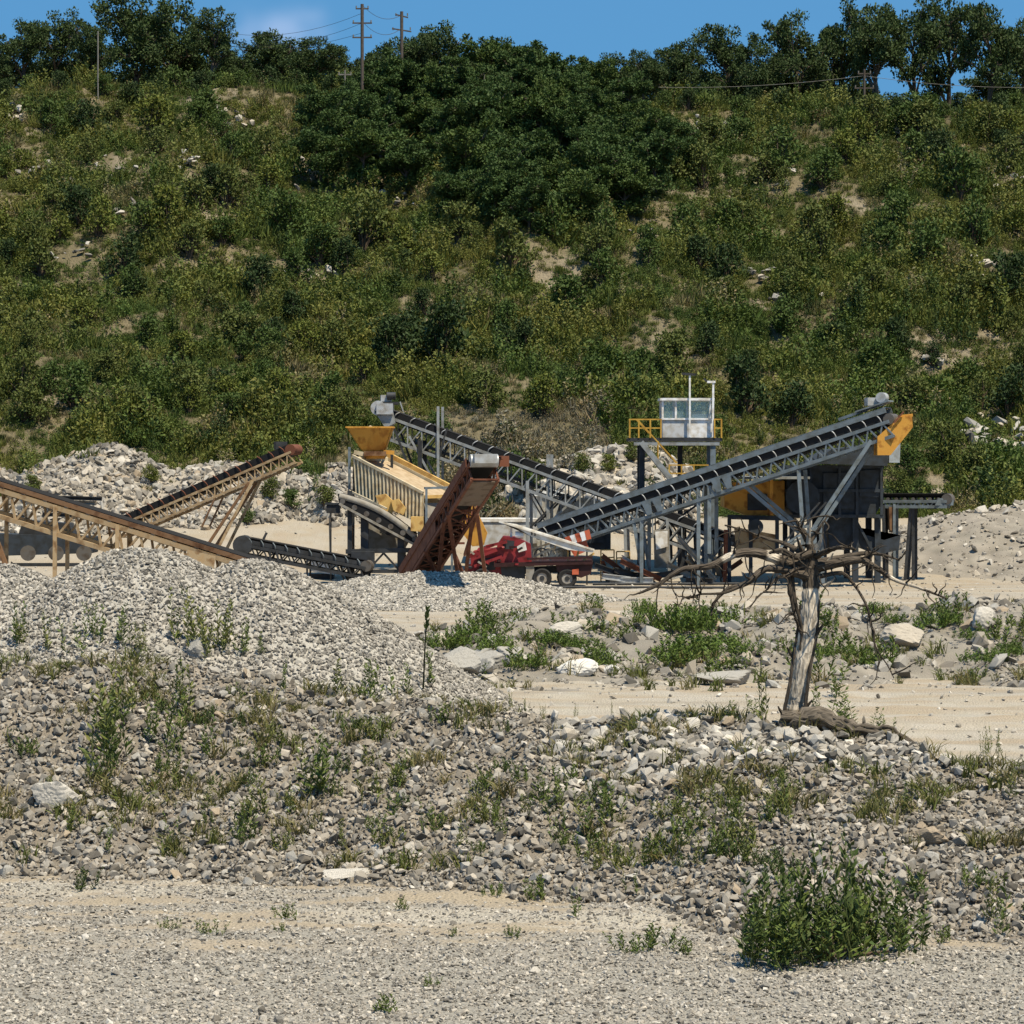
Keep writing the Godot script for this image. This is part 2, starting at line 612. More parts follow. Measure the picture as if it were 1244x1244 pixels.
func boulder(u: float, v: float, size: Vector3, label: String, seed_: int, mat: Material, turn := 0.0, group := "") -> void:
	var p := hit(u, v)
	var o := put(rock_mesh(seed_, 3, 9, 1.0), "boulder", mat, self)
	o.transform = Transform3D(Basis(Vector3.UP, turn).scaled_local(size), p + Vector3(0, size.y * 0.22, 0))
	tag(o, label, "boulder", group)

func heap_colour(base: Color, spread: float) -> Callable:
	return func(x: float, d: float, _y: float) -> Color:
		var k := 1.0 + spread * nn(x, d, 0.9) + spread * 0.6 * nn(x, d, 3.1)
		return Color(base.r * k, base.g * k, base.b * k)

func heap(called: String, label: String, category: String, h: Callable, x0: float, x1: float, d0: float, d1: float, step: float, col: Callable, mat: Material) -> Node3D:
	var cx := (x0 + x1) * 0.5
	var cd := (d0 + d1) * 0.5
	var t := thing(called, label, category, Vector3(cx, 0.0, -cd))
	var m := sheet_from(lines(x0, x1, step), lines(d0, d1, step), h, col, ground_h)
	put(m, "body", mat, t, Transform3D(Basis(), Vector3(-cx, 0, cd)))
	return t

func build_heaps() -> void:
	var w := heap("rubble_windrow", "long overgrown bank of broken grey limestone across the foreground", "rubble bank", windrow_h, -13.0, 13.0, 31.5, 52.0, 0.16, heap_colour(lin(0.23, 0.2, 0.16), 0.35), M.grit)
	tone_scale = 0.75
	cover(w, windrow_h, -8.6, 8.6, 33.0, 46.5, 19000, 0.055, 0.18, 3.2, 300, 0.85, "rock", -0.05, 1.0, null, [M.stone_mid, M.stone_mid, M.stone_dark, M.stone_cream, M.stone_tan])
	cover(w, windrow_h, -8.6, 8.6, 32.2, 46.0, 42000, 0.03, 0.09, 1.4, 0, 0.9, "rock", 0.0, 1.2)
	tone_scale = 1.0
	# the slabby crest by the dead tree is made of larger, cleaner blocks
	cover(w, windrow_h, 0.6, 7.4, 39.0, 42.5, 1300, 0.1, 0.25, 1.8, 60, 0.25, "block", 0.0, 0.6)
	var g := heap("gravel_mound", "tall pale grey gravel mound with two rounded peaks at left", "gravel mound", mound_h, -18.5, 1.5, 44.5, 61.5, 0.2, heap_colour(lin(0.4, 0.38, 0.34), 0.16), M.grit)
	tone_scale = 0.9
	cover(g, mound_h, -11.5, 0.6, 46.0, 55.5, 38000, 0.04, 0.105, 1.3, 0, 0.35, "stone", 0.1, 0.9)
	tone_scale = 1.0
	var h := heap("gravel_heap", "low pale gravel heap under the rusty conveyor and red truck", "gravel heap", heap_h, -10.4, 6.4, 101.2, 121.5, 0.35, heap_colour(lin(0.45, 0.425, 0.375), 0.14), M.grit)
	cover(h, heap_h, -10.0, 6.2, 101.5, 113.0, 13000, 0.07, 0.17, 1.5, 0, 0.25, "stone", 0.3, 0.5)
	var b := heap("rubble_berm", "weedy berm of rock and grey earth between the two haul roads", "rubble berm", berm_h, -3.4, 21.8, 67.0, 96.5, 0.25, heap_colour(lin(0.27, 0.245, 0.205), 0.3), M.grit)
	tone_scale = 0.72
	var clumpy := func(x: float, d: float) -> float: return 0.12 + smooth(-0.1, 0.4, nn(x + 11.0, d, 0.35))
	cover(b, berm_h, -3.2, 17.5, 67.5, 86.0, 2600, 0.1, 0.6, 3.8, 150, 0.7, "rock", 0.3, 0.4, clumpy, [M.stone_mid, M.stone_cream, M.stone_tan, M.stone_mid])
	cover(b, berm_h, -3.2, 17.5, 67.2, 86.0, 9000, 0.06, 0.16, 1.5, 0, 0.4, "rock", 0.3, 0.5, clumpy)
	tone_scale = 1.0
	var rb := heap("rubble_tip", "pale rubble tip behind the tan conveyors", "rubble heap", rubble_h, -41.5, -4.8, 141.5, 165.5, 0.5, heap_colour(lin(0.37, 0.33, 0.27), 0.3), M.grit)
	tone_scale = 0.85
	cover(rb, rubble_h, -29.0, -4.8, 143.0, 156.0, 16000, 0.09, 0.62, 5.0, 150, 0.8, "rock", 0.35, 0.6, null, [M.stone_cream, M.stone_mid, M.stone_tan])
	var bk := heap("rocky_bank", "bank of pale boulders behind the grey conveyors and control tower", "rocky bank", bank_h, -1.0, 25.8, 143.5, 167.5, 0.5, heap_colour(lin(0.4, 0.35, 0.28), 0.25), M.grit)
	cover(bk, bank_h, -0.5, 12.0, 144.5, 157.5, 3200, 0.14, 0.85, 4.0, 120, 0.8, "rock", 0.4, 0.4, null, [M.stone_cream, M.stone_mid, M.stone_pale])
	var dt := heap("earth_tip", "smooth buff earth tip beside the short grey conveyor", "earth heap", dirt_h, 14.6, 45.5, 128.0, 151.5, 0.4, heap_colour(lin(0.29, 0.26, 0.215), 0.35), M.grit)
	cover(dt, dirt_h, 15.0, 31.0, 129.0, 143.0, 2600, 0.05, 0.4, 5.0, 30, 0.9, "rock", 0.3, 0.5)
	var pale := func(x: float, d: float) -> float: return smooth(137.5, 140.0, d) * (1.0 - smooth(143.0, 146.0, d))
	cover(dt, dirt_h, 17.0, 31.0, 137.0, 145.0, 160, 0.2, 0.7, 2.0, 50, 0.8, "rock", 0.3, 0.3, pale, [M.stone_cream, M.stone_pale])
	tone_scale = 1.0

# ------------------------------------------------------------------ vegetation
func rdir(r: RandomNumberGenerator) -> Vector3:
	return Vector3(r.randfn(), r.randfn(), r.randfn()).normalized()

func leaf_tone(r: RandomNumberGenerator, spread := 0.25) -> Color:
	var k := 1.0 + r.randf_range(-spread, spread)
	return Color(k * r.randf_range(0.85, 1.2), k, k * r.randf_range(0.75, 1.15))

func clump_leaves(mb: MB, r: RandomNumberGenerator, centre: Vector3, radius: Vector3, count: int, size: float, up: float) -> void:
	for i in count:
		var p := rdir(r) * pow(r.randf(), 0.45)
		var at_ := centre + p * radius
		var dir := (rdir(r) + p * 0.7 + Vector3(0, up, 0)).normalized()
		var side := dir.cross(rdir(r)).normalized()
		var k := size * r.randf_range(0.6, 1.4)
		mb.leaf(at_, dir * k, side * k * r.randf_range(0.22, 0.36), leaf_tone(r))

func undergrowth_mesh(seed_: int, kind: int) -> ArrayMesh:
	var r := RandomNumberGenerator.new()
	r.seed = seed_
	var mb := MB.new()
	if kind == 0:      # leafy weed clump
		for k in 4:
			clump_leaves(mb, r, Vector3(r.randf_range(-0.45, 0.45), r.randf_range(0.2, 0.55), r.randf_range(-0.45, 0.45)), Vector3(0.42, 0.33, 0.42), 62, 0.135, 0.7)
	elif kind == 1:      # grass tuft
		for k in 80:
			var a := r.randf() * TAU
			var b := Vector3(cos(a), 0, sin(a)) * r.randf() * 0.7
			var dir := Vector3(r.randfn() * 0.35, 1.0, r.randfn() * 0.35) * r.randf_range(0.35, 0.95)
			mb.leaf(b, dir, dir.cross(rdir(r)).normalized() * r.randf_range(0.025, 0.06), leaf_tone(r))
	else:      # tall open weed with side leaves
		for k in 7:
			var b := Vector3(r.randf_range(-0.4, 0.4), 0, r.randf_range(-0.4, 0.4))
			var top := b + Vector3(r.randfn() * 0.2, r.randf_range(0.8, 1.5), r.randfn() * 0.2)
			for q in 18:
				var p := b.lerp(top, 0.1 + 0.9 * q / 17.0)
				var dir := (Vector3(r.randfn(), 0.6, r.randfn())).normalized() * r.randf_range(0.1, 0.22)
				mb.leaf(p, dir, dir.cross(rdir(r)).normalized() * 0.04, leaf_tone(r))
	return mb.mesh()

func shrub_meshes(seed_: int, w: float, h: float, lumps: int, leaves: int, size: float) -> Array:
	# [foliage, stems]: uneven lobes on forking stems
	var r := RandomNumberGenerator.new()
	r.seed = seed_
	var fo := MB.new()
	var st := MB.new()
	for k in lumps:
		var a := r.randf() * TAU
		var rad := sqrt(r.randf()) * 0.36 * w
		var y := h * r.randf_range(0.22, 0.88)
		rad *= 1.15 - 0.75 * y / h
		var p := Vector3(cos(a) * rad, y, sin(a) * rad)
		var lobe := w * r.randf_range(0.13, 0.22)
		clump_leaves(fo, r, p, Vector3(lobe, lobe * 0.8, lobe), leaves, size, 0.35)
		var mid := p * Vector3(0.4, 0.5, 0.4) + rdir(r) * 0.05 * w
		st.tube([Vector3(p.x * 0.1, -0.1, p.z * 0.1), mid, p], [0.02 * w, 0.014 * w, 0.005 * w], 5, [Color(0.12, 0.09, 0.06)])
	return [fo.mesh(), st.mesh()]

func tree_meshes(seed_: int, h: float, w: float, open: float) -> Array:
	# [crown, trunk] of a broad-leaved tree; open > 0 leaves gaps between the limbs
	var r := RandomNumberGenerator.new()
	r.seed = seed_
	var fo := MB.new()
	var tr := MB.new()
	var bark := [Color(0.11, 0.09, 0.07)]
	var lean := Vector3(r.randfn() * 0.05 * h, 0, r.randfn() * 0.05 * h)
	var t0 := Vector3(0, -0.4, 0)
	var t1 := Vector3(0, 0.28 * h, 0) + lean * 0.4
	var t2 := Vector3(0, 0.58 * h, 0) + lean
	tr.tube([t0, t1, t2], [0.03 * h, 0.022 * h, 0.010 * h], 7, bark, 0.1, seed_)
	var limbs := 11
	for k in limbs:
		var f := r.randf_range(0.15, 1.0)
		var s0 := t1.lerp(t2, f) if k > 2 else t0.lerp(t1, r.randf_range(0.6, 1.0))
		var a := TAU * k / limbs + r.randf_range(-0.5, 0.5)
		var out := w * 0.5 * r.randf_range(0.45, 0.95)
		var rise := r.randf_range(0.15, 0.42) * h
		var e := s0 + Vector3(cos(a) * out, rise * (1.25 if k % 3 == 0 else 0.75), sin(a) * out)
		e.y = minf(e.y, h * r.randf_range(0.82, 0.96))
		var m := s0.lerp(e, 0.5) + Vector3(0, 0.04 * h, 0) + rdir(r) * 0.03 * h
		tr.tube([s0, m, e], [0.013 * h, 0.009 * h, 0.003 * h], 5, bark)
		for q in 5:
			var b0 := m.lerp(e, r.randf_range(0.0, 1.0))
			var b1 := b0 + (rdir(r) * Vector3(1, 0.7, 1) + Vector3(0, 0.35, 0)) * w * r.randf_range(0.10, 0.22)
			tr.tube([b0, b1], [0.005 * h, 0.002 * h], 4, bark)
			var lobe := w * r.randf_range(0.075, 0.13) * (1.0 - 0.25 * open)
			clump_leaves(fo, r, b1, Vector3(lobe, lobe * 0.75, lobe), int(150 * (1.0 - 0.2 * open)), 0.215, 0.35)
		clump_leaves(fo, r, m, Vector3(w * 0.15, h * 0.08, w * 0.15), int(130 * (1.0 - 0.4 * open)), 0.215, 0.3)
		if open < 0.5: clump_leaves(fo, r, Vector3(e.x * 0.8, h * r.randf_range(0.1, 0.35), e.z * 0.8), Vector3(w * 0.14, h * 0.09, w * 0.14), 110, 0.215, 0.3)
	for q in 5:
		var p := t2 + Vector3(r.randfn() * w * 0.12, h * r.randf_range(0.12, 0.38), r.randfn() * w * 0.12)
		tr.tube([t2, p], [0.008 * h, 0.002 * h], 4, bark)
		clump_leaves(fo, r, p, Vector3(w * 0.12, w * 0.09, w * 0.12), 150, 0.215, 0.35)
	return [fo.mesh(), tr.mesh()]

func weed_mesh(seed_: int, h: float, stalks: int, leaf_len: float, spread: float) -> Array:
	# [leaves, stems] of an upright weed such as sweet clover or goldenrod
	var r := RandomNumberGenerator.new()
	r.seed = seed_
	var fo := MB.new()
	var st := MB.new()
	for k in stalks:
		var b := Vector3(r.randfn() * spread * 0.3, -0.03, r.randfn() * spread * 0.3)
		var hh := h * r.randf_range(0.55, 1.0)
		var tip := b + Vector3(r.randfn() * 0.12 * h + spread * r.randfn() * 0.2, hh, r.randfn() * 0.12 * h)
		var mid := b.lerp(tip, 0.5) + Vector3(r.randfn(), 0, r.randfn()) * 0.03 * h
		st.tube([b, mid, tip], [0.006, 0.005, 0.002], 4, [Color(0.10, 0.12, 0.04)])
		var count := int(26 * hh / h)
		for q in count:
			var f := 0.12 + 0.88 * q / float(count)
			var p := b.lerp(mid, f * 2.0) if f < 0.5 else mid.lerp(tip, f * 2.0 - 1.0)
			var a := r.randf() * TAU
			var dir := Vector3(cos(a), r.randf_range(0.4, 1.3), sin(a)).normalized() * leaf_len * r.randf_range(0.6, 1.2) * (1.25 - 0.7 * f)
			fo.leaf(p, dir, dir.cross(rdir(r)).normalized() * leaf_len * 0.13, leaf_tone(r))
	return [fo.mesh(), st.mesh()]

func grass_mesh(seed_: int, h: float, blades: int, rad: float) -> ArrayMesh:
	var r := RandomNumberGenerator.new()
	r.seed = seed_
	var mb := MB.new()
	for k in blades:
		var a := r.randf() * TAU
		var b := Vector3(cos(a), 0, sin(a)) * rad * sqrt(r.randf())
		var up := Vector3(r.randfn() * 0.35, 1.0, r.randfn() * 0.35).normalized() * h * r.randf_range(0.4, 1.0)
		var side := up.cross(rdir(r)).normalized() * r.randf_range(0.006, 0.012)
		var tip := b + up + Vector3(up.x, -0.25 * up.length(), up.z) * 0.5
		var col := leaf_tone(r)
		mb.quad(b - side, b + side, b + up * 0.62 + side * 0.8, b + up * 0.62 - side * 0.8, col)
		mb.tri(b + up * 0.62 - side * 0.8, b + up * 0.62 + side * 0.8, tip, col)
	return mb.mesh()

func ordinal(k: int) -> String:
	var e := "th"
	if k % 100 < 11 or k % 100 > 13:
		if k % 10 == 1: e = "st"
		elif k % 10 == 2: e = "nd"
		elif k % 10 == 3: e = "rd"
	return str(k) + e

# tells apart things that would share a label: counts them from left to right
func settle(list: Array) -> void:
	var by := {}
	for o in list:
		var l: String = o.get_meta("label")
		if not by.has(l): by[l] = []
		by[l].append(o)
	for l in by:
		var g: Array = by[l]
		if g.size() < 2: continue
		g.sort_custom(func(a, b): return a.position.x / -a.position.z < b.position.x / -b.position.z)
		for k in g.size():
			if k == 0: g[k].set_meta("label", l + ", leftmost of " + str(g.size()))
			elif k == g.size() - 1: g[k].set_meta("label", l + ", rightmost of " + str(g.size()))
			else: g[k].set_meta("label", l + ", " + ordinal(k + 1) + " of " + str(g.size()) + " from left")

func pix(p: Vector3) -> Vector2:
	return Vector2(622.0 + F * p.x / -p.z, HORIZON - F * (p.y - EYE) / -p.z)

func hill_place(u: float, v: float) -> String:
	var high := "near skyline"
	if v > 470.0: high = "at slope foot"
	elif v > 370.0: high = "low on slope"
	elif v > 270.0: high = "mid slope"
	elif v > 170.0: high = "high on slope"
	var over := "above orange chute"
	if u < 110.0: over = "at left edge"
	elif u < 260.0: over = "above rubble tip"
	elif u < 400.0: over = "above tan stacker"
	elif u < 520.0: over = "above yellow hopper"
	elif u < 660.0: over = "above rusty conveyor"
	elif u < 780.0: over = "above white boom"
	elif u < 900.0: over = "above control cab"
	elif u < 1010.0: over = "above dead tree"
	elif u > 1140.0: over = "at right edge"
	return high + " " + over

const PATCHES := [[20, 145, 40, 12], [130, 210, 60, 24], [240, 225, 50, 40], [280, 150, 40, 20], [375, 205, 40, 30], [380, 342, 40, 12], [655, 280, 60, 36], [785, 300, 40, 30], [950, 225, 50, 22], [1135, 195, 30, 40], [1090, 160, 40, 20], [1225, 215, 40, 30], [925, 345, 40, 8], [960, 370, 40, 10], [1195, 330, 30, 14], [1215, 540, 50, 34], [1180, 540, 30, 16], [480, 250, 50, 14], [170, 270, 60, 20], [90, 315, 40, 16], [1135, 450, 30, 10], [230, 200, 40, 14], [40, 215, 30, 14], [850, 160, 30, 10], [1240, 545, 20, 20]]

var shrubs_placed: Array = []

func plant(kinds: Array, k: int, called: String, label: String, category: String, group: String, p: Vector3, size: Vector3, turn: float, leafmat: Material, parts: Array) -> Node3D:
	var t := thing(called, label, category, p, group)
	t.transform.basis = Basis(Vector3.UP, turn).scaled_local(size)
	put(kinds[k][0], parts[0], leafmat, t)
	put(kinds[k][1], parts[1], M.stem, t)
	return t

func build_hill_plants() -> void:
	# ---- one mass of weeds over the whole slope
	var kinds := []
	for k in 9: kinds.append(undergrowth_mesh(500 + k, k % 3))
	var xf := []; var cl := []
	for k in 9: xf.append([]); cl.append([])
	var olive := lin(0.115, 0.138, 0.033)
	var green := lin(0.078, 0.118, 0.028)
	var yellow := lin(0.165, 0.168, 0.042)
	var tan_ := lin(0.23, 0.19, 0.11)
	var dark := lin(0.04, 0.066, 0.018)
	var made := 0
	while made < 48000:
		var d := rng.randf_range(150.0, 233.0)
		var x := rng.randf_range(-1.0, 1.0) * (d * 0.185 + 6.0)
		var bare := nn(x + 200.0, d, 0.09) + 0.5 * nn(x, d, 0.5)
		if bare > 0.5 and rng.randf() < 0.5: continue
		if d < 157.0 and surf(x, d) > ground_h(x, d) + 0.3 and rng.randf() < 0.9: continue
		if d < 157.0 and x < 9.0 and x > -26.0 and rng.randf() < 0.6: continue
		var y := surf(x, d)
		var px := pix(Vector3(x, y, -d))
		var open_ground := false
		for q in PATCHES:
			var e := Vector2((px.x - q[0]) / q[2], (px.y - q[1]) / (q[3] + 4.0)).length()
			if e < 0.55 and rng.randf() < 0.85: open_ground = true
		made += 1
		if open_ground: continue
		var tone := nn(x, d, 0.07) + 0.6 * nn(x + 90.0, d, 0.25) + rng.randfn() * 0.16
		var c := olive.lerp(green, clampf(tone * 2.2, 0.0, 1.0)) if tone > 0.0 else olive.lerp(yellow, clampf(-tone * 1.5, 0.0, 1.0))
		var parched := smooth(0.12, 0.42, nn(x - 60.0, d * 1.5, 0.11) + 0.5 * nn(x, d, 0.7) + 0.12 * (1.0 if px.x < 460.0 and px.y < 300.0 else 0.0))
		if rng.randf() < parched * 0.75: c = c.lerp(tan_, rng.randf_range(0.4, 0.95))
		if px.x > 540.0 and px.x < 740.0 and px.y > 500.0: c = tan_.lerp(Color(0.2, 0.19, 0.15), rng.randf())
		if rng.randf() < 0.10: c = dark
		var kind := rng.randi() % 9
		if rng.randf() < 0.3: kind = 1 + 3 * (rng.randi() % 3)
		if parched > 0.5 and rng.randf() < 0.6: kind = 1 + 3 * (rng.randi() % 3)
		var sc := rng.randf_range(0.6, 1.2) * (1.0 if parched < 0.5 else 0.75) * lerpf(0.6, 1.55, smooth(-0.3, 0.5, nn(x + 33.0, d, 0.11) + 0.4 * nn(x, d + 70.0, 0.4)))
		if kind % 3 == 1: sc *= 0.72
		var b := Basis(Vector3.UP, rng.randf() * TAU).scaled_local(Vector3(sc, sc * rng.randf_range(0.7, 1.25), sc))
		xf[kind].append(Transform3D(b, Vector3(x, y - 0.08, -d)))
		var j := rng.randf_range(0.75, 1.25)
		cl[kind].append(Color(c.r * j, c.g * j, c.b * j))
	var root := Node3D.new()
	root.name = "undergrowth"
	add_child(root)
	tag(root, "olive and yellow weeds covering the slope behind the plant", "undergrowth", "", "stuff")
	for k in 9: multi("clump", kinds[k], M.leaf, xf[k], cl[k], root)
	# ---- single shrubs
	var shrub_kinds := []
	for k in 7: shrub_kinds.append(shrub_meshes(700 + k, 2.4, 1.9, 18 + 2 * (k % 3), 76, 0.15))
	var tones := [[M.leaf_dark, "dark green"], [M.leaf_mid, "mid green"], [M.leaf_olive, "olive"], [M.leaf_yellow, "yellow green"]]
	# read from the photograph: x, y of the foot, width in pixels, tone
	var seen := [[150, 338, 50, 0], [12, 328, 36, 0], [315, 366, 44, 0], [335, 432, 44, 0], [480, 452, 70, 0], [540, 448, 74, 0], [612, 444, 44, 0], [500, 440, 80, 0], [640, 440, 40, 0],
		[690, 395, 64, 1], [735, 350, 50, 1], [880, 352, 54, 0], [905, 506, 60, 0], [960, 520, 60, 0], [945, 214, 64, 1], [1000, 232, 50, 1], [1140, 215, 50, 0], [1110, 205, 44, 1], [1165, 245, 60, 1], [1225, 368, 60, 0],
		[1225, 510, 56, 0], [1180, 520, 40, 1], [1060, 470, 50, 1], [1090, 440, 44, 0], [380, 190, 40, 0], [350, 292, 60, 1], [390, 322, 56, 1], [440, 310, 64, 2], [300, 440, 40, 1], [295, 400, 36, 1], [320, 470, 36, 1], [180, 420, 40, 1],
		[560, 300, 60, 2], [620, 330, 56, 2], [680, 300, 50, 1], [730, 300, 46, 1], [830, 300, 60, 1], [850, 330, 50, 0], [985, 310, 60, 2], [1010, 290, 50, 3], [1085, 300, 60, 1], [1120, 330, 60, 1], [1180, 300, 60, 1], [1040, 380, 50, 2],
		[490, 320, 44, 3], [470, 300, 36, 3], [575, 255, 50, 1], [610, 260, 50, 0], [690, 260, 56, 1], [770, 260, 60, 0], [810, 220, 50, 2], [860, 190, 50, 2], [900, 180, 46, 1], [1060, 170, 50, 2], [1120, 160, 56, 1], [1200, 175, 50, 2],
		[30, 520, 50, 2], [90, 500, 50, 1], [160, 520, 44, 2], [230, 500, 50, 2], [280, 520, 46, 1], [400, 500, 50, 1], [430, 520, 46, 2], [590, 500, 50, 2], [660, 510, 50, 3], [720, 480, 50, 1], [780, 470, 50, 1], [820, 440, 44, 2], [1150, 560, 50, 2], [1110, 580, 46, 1], [1190, 590, 50, 2],
		[60, 480, 44, 1], [130, 470, 40, 2], [40, 420, 40, 2], [100, 400, 40, 3], [220, 440, 44, 3], [250, 380, 40, 2], [70, 300, 40, 3], [120, 290, 44, 3], [200, 290, 50, 3], [230, 320, 44, 2], [270, 300, 40, 1], [60, 260, 36, 3], [30, 210, 36, 3], [110, 200, 36, 2], [190, 190, 40, 2], [240, 160, 40, 1], [270, 170, 36, 1], [140, 150, 34, 2], [60, 150, 34, 2], [320, 200, 40, 2], [300, 240, 40, 2]]
	for k in 150:
		var u := rng.randf_range(-20.0, 1264.0)
		var v := rng.randf_range(150.0, 540.0)
		if u > 380.0 and u < 800.0 and v < 270.0: continue
		seen.append([u, v, rng.randf_range(26.0, 52.0), [1, 2, 2, 3, 0][rng.randi() % 5]])
	for k in seen.size():
		var q: Array = seen[k]
		var p := hit(q[0], q[1], 156.0)
		if p.z > -156.5: continue
		var width: float = q[2] / F * -p.z
		var big := "tiny"
		if q[2] > 58.0: big = "large"
		elif q[2] > 46.0: big = "medium"
		elif q[2] > 34.0: big = "small"
		var sz := Vector3.ONE * (width / 2.0) * rng.randf_range(0.9, 1.1)
		sz.y *= rng.randf_range(0.85, 1.25)
		var tn: Array = tones[q[3]]
		shrubs_placed.append(plant(shrub_kinds, k % 7, "shrub", big + " " + tn[1] + " shrub " + hill_place(q[0], q[1]), "shrub", "shrubs on the slope", p, sz, rng.randf() * TAU, tn[0], ["foliage", "stem"]))
	# ---- the dark wood on the upper slope
	var wood_kinds := []
	for k in 5: wood_kinds.append(tree_meshes(900 + k, 5.0, 4.6, 0.0))
	var wood := [[410, 205], [440, 235], [470, 215], [500, 240], [530, 215], [560, 240], [590, 225], [620, 255], [650, 235], [680, 260], [710, 235], [740, 250], [770, 225], [790, 205], [425, 170], [455, 185], [490, 180], [520, 175], [550, 190], [585, 185], [615, 200], [645, 190], [675, 205], [705, 190], [735, 205], [765, 185],
		[445, 150], [480, 145], [510, 140], [545, 150], [575, 145], [605, 155], [635, 145], [665, 155], [695, 150], [725, 160], [755, 155], [465, 120], [500, 112], [535, 118], [570, 120], [605, 122], [640, 124], [675, 128], [705, 132], [735, 138], [390, 225], [600, 275], [640, 282], [700, 285], [395, 180], [820, 210], [800, 240], [760, 270], [540, 272]]
	var wood_things := []
	for k in wood.size():
		var q: Array = wood[k]
		var p := hit(q[0] + rng.randf_range(-8, 8), q[1] + rng.randf_range(-5, 5), 156.0)
		var sc := rng.randf_range(0.75, 1.05)
		var row := "upper edge"
		if q[1] > 215: row = "lower edge"
		elif q[1] > 165: row = "middle"
		var t := plant(wood_kinds, k % 5, "wood_tree", "bushy dark tree in the hillside wood's " + row, "tree", "dark wood on the upper slope", p, Vector3(sc, sc * rng.randf_range(0.75, 1.0), sc), rng.randf() * TAU, M.leaf_wood if k % 4 != 1 else M.leaf_mid, ["crown", "trunk"])
		wood_things.append(t)
	# shrubs that have taken root on the rubble behind the plant
	for q in [[330, 612, 30, 2], [352, 620, 26, 1], [395, 625, 30, 2], [262, 602, 24, 2], [182, 596, 24, 3], [40, 604, 26, 2], [640, 606, 44, 1], [618, 596, 46, 1], [600, 590, 40, 2], [655, 586, 30, 2], [706, 580, 26, 2], [740, 575, 24, 3], [300, 640, 22, 1], [770, 565, 26, 2], [1120, 612, 30, 1], [1090, 602, 36, 2]]:
		var p := hit(q[0], q[1], 138.0)
		var sz: Vector3 = Vector3.ONE * (q[2] / F * -p.z / 2.0)
		shrubs_placed.append(plant(shrub_kinds, int(q[0]) % 7, "shrub", tones[q[3]][1] + " shrub on the rubble " + ("tip behind the tan conveyors" if q[0] < 420 else ("bank behind the lattice conveyor" if q[0] < 800 else "behind the crusher")), "shrub", "shrubs on the rubble behind the plant", p, sz, rng.randf() * TAU, tones[q[3]][0], ["foliage", "stem"]))
	settle(wood_things)
	settle(shrubs_placed)
	# ---- trees along the skyline: x, top, width in pixels, open crown
	var sky_kinds := []
	for k in 4: sky_kinds.append(tree_meshes(1100 + k, 7.0, 6.0, 0.0))
	for k in 3: sky_kinds.append(tree_meshes(1200 + k, 7.5, 6.2, 0.8))
	var sky := [[-14, 44, 70, 1], [25, 28, 66, 1], [72, 18, 74, 1], [112, 30, 60, 0], [165, -2, 96, 0], [213, 4, 90, 0], [255, 12, 70, 1], [290, 62, 50, 0], [338, 40, 78, 0], [383, 48, 66, 0], [420, 62, 56, 0], [458, 52, 60, 0], [500, 46, 66, 0], [540, 32, 80, 0], [592, 46, 74, 0], [645, 54, 70, 1], [700, 76, 66, 0], [742, 68, 66, 0], [782, 62, 50, 1], [825, 50, 64, 0], [880, 36, 78, 0], [922, 56, 60, 0], [972, 16, 84, 1], [1020, 12, 80, 0], [1068, 6, 84, 1], [1112, 0, 84, 1], [1152, -4, 86, 1], [1200, 8, 84, 1], [1246, 26, 74, 1]]
	var sky_things := []
	for k in sky.size():
		var q: Array = sky[k]
		var d := 231.0 + 5.0 * ((k * 7) % 3)
		var x: float = (q[0] - 622.0) / F * d
		var y := ground_h(x, d)
		var p := Vector3(x, y, -d)
		var tall: float = at(0, q[1], d).y - y
		var wide: float = q[2] / F * d
		var kind := (k % 4) if q[3] == 0 else 4 + k % 3
		var native := 7.0 if q[3] == 0 else 7.5
		var label: String = ("tall" if tall > 6.5 else "short") + (" open-limbed" if q[3] == 1 else " dense dark green") + " skyline tree "
		label += "in the left clump" if q[0] < 280 else ("beside the power poles" if q[0] < 520 else ("above the dark wood" if q[0] < 800 else "in the right clump"))
		var t := plant(sky_kinds, kind, "skyline_tree", label, "tree", "trees along the skyline", p, Vector3(wide / 5.4, tall / (native * 0.98), wide / 5.4), rng.randf() * TAU, M.leaf_tree, ["crown", "trunk"])
		sky_things.append(t)
	# a second rank fills the gaps low down behind them
	for k in 44:
		var u := -20.0 + 1284.0 * k / 43.0 + rng.randf_range(-12, 12)
		var d := rng.randf_range(243.0, 252.0)
		var x := (u - 622.0) / F * d
		var y := ground_h(x, d)
		var sc := rng.randf_range(0.6, 0.82)
		var t := plant(sky_kinds, k % 4, "thicket_tree", "low dark thicket tree behind " + ("the left clump" if u < 300.0 else ("the power poles" if u < 520.0 else ("the dark wood" if u < 800.0 else ("the trees above the cab" if u < 1000.0 else "the right clump")))), "tree", "thicket behind the skyline trees", Vector3(x, y, -d), Vector3(sc * 1.3, sc, sc * 1.3), rng.randf() * TAU, M.leaf_tree, ["crown", "trunk"])
		sky_things.append(t)
	# bushes along the brow in front of the trunks
	for k in 46:
		var u := -20.0 + 1284.0 * k / 45.0 + rng.randf_range(-10, 10)
		var d := rng.randf_range(224.0, 231.0)
		var x := (u - 622.0) / F * d
		var sc := rng.randf_range(0.75, 1.25)
		var t := plant(shrub_kinds, k % 7, "brow_bush", "low bush on the brow " + ("under the left clump" if u < 300.0 else ("by the power poles" if u < 520.0 else ("over the dark wood" if u < 800.0 else ("over the control cab" if u < 1000.0 else "under the right clump")))), "bush", "bushes along the brow", Vector3(x, ground_h(x, d), -d), Vector3(sc, sc, sc), rng.randf() * TAU, [M.leaf_dark, M.leaf_tree, M.leaf_mid][k % 3], ["foliage", "stem"])
		sky_things.append(t)
	settle(sky_things)
	# pale stones lying bare on the slope belong to it
	var hs := get_node("hillside")
	var n := 0
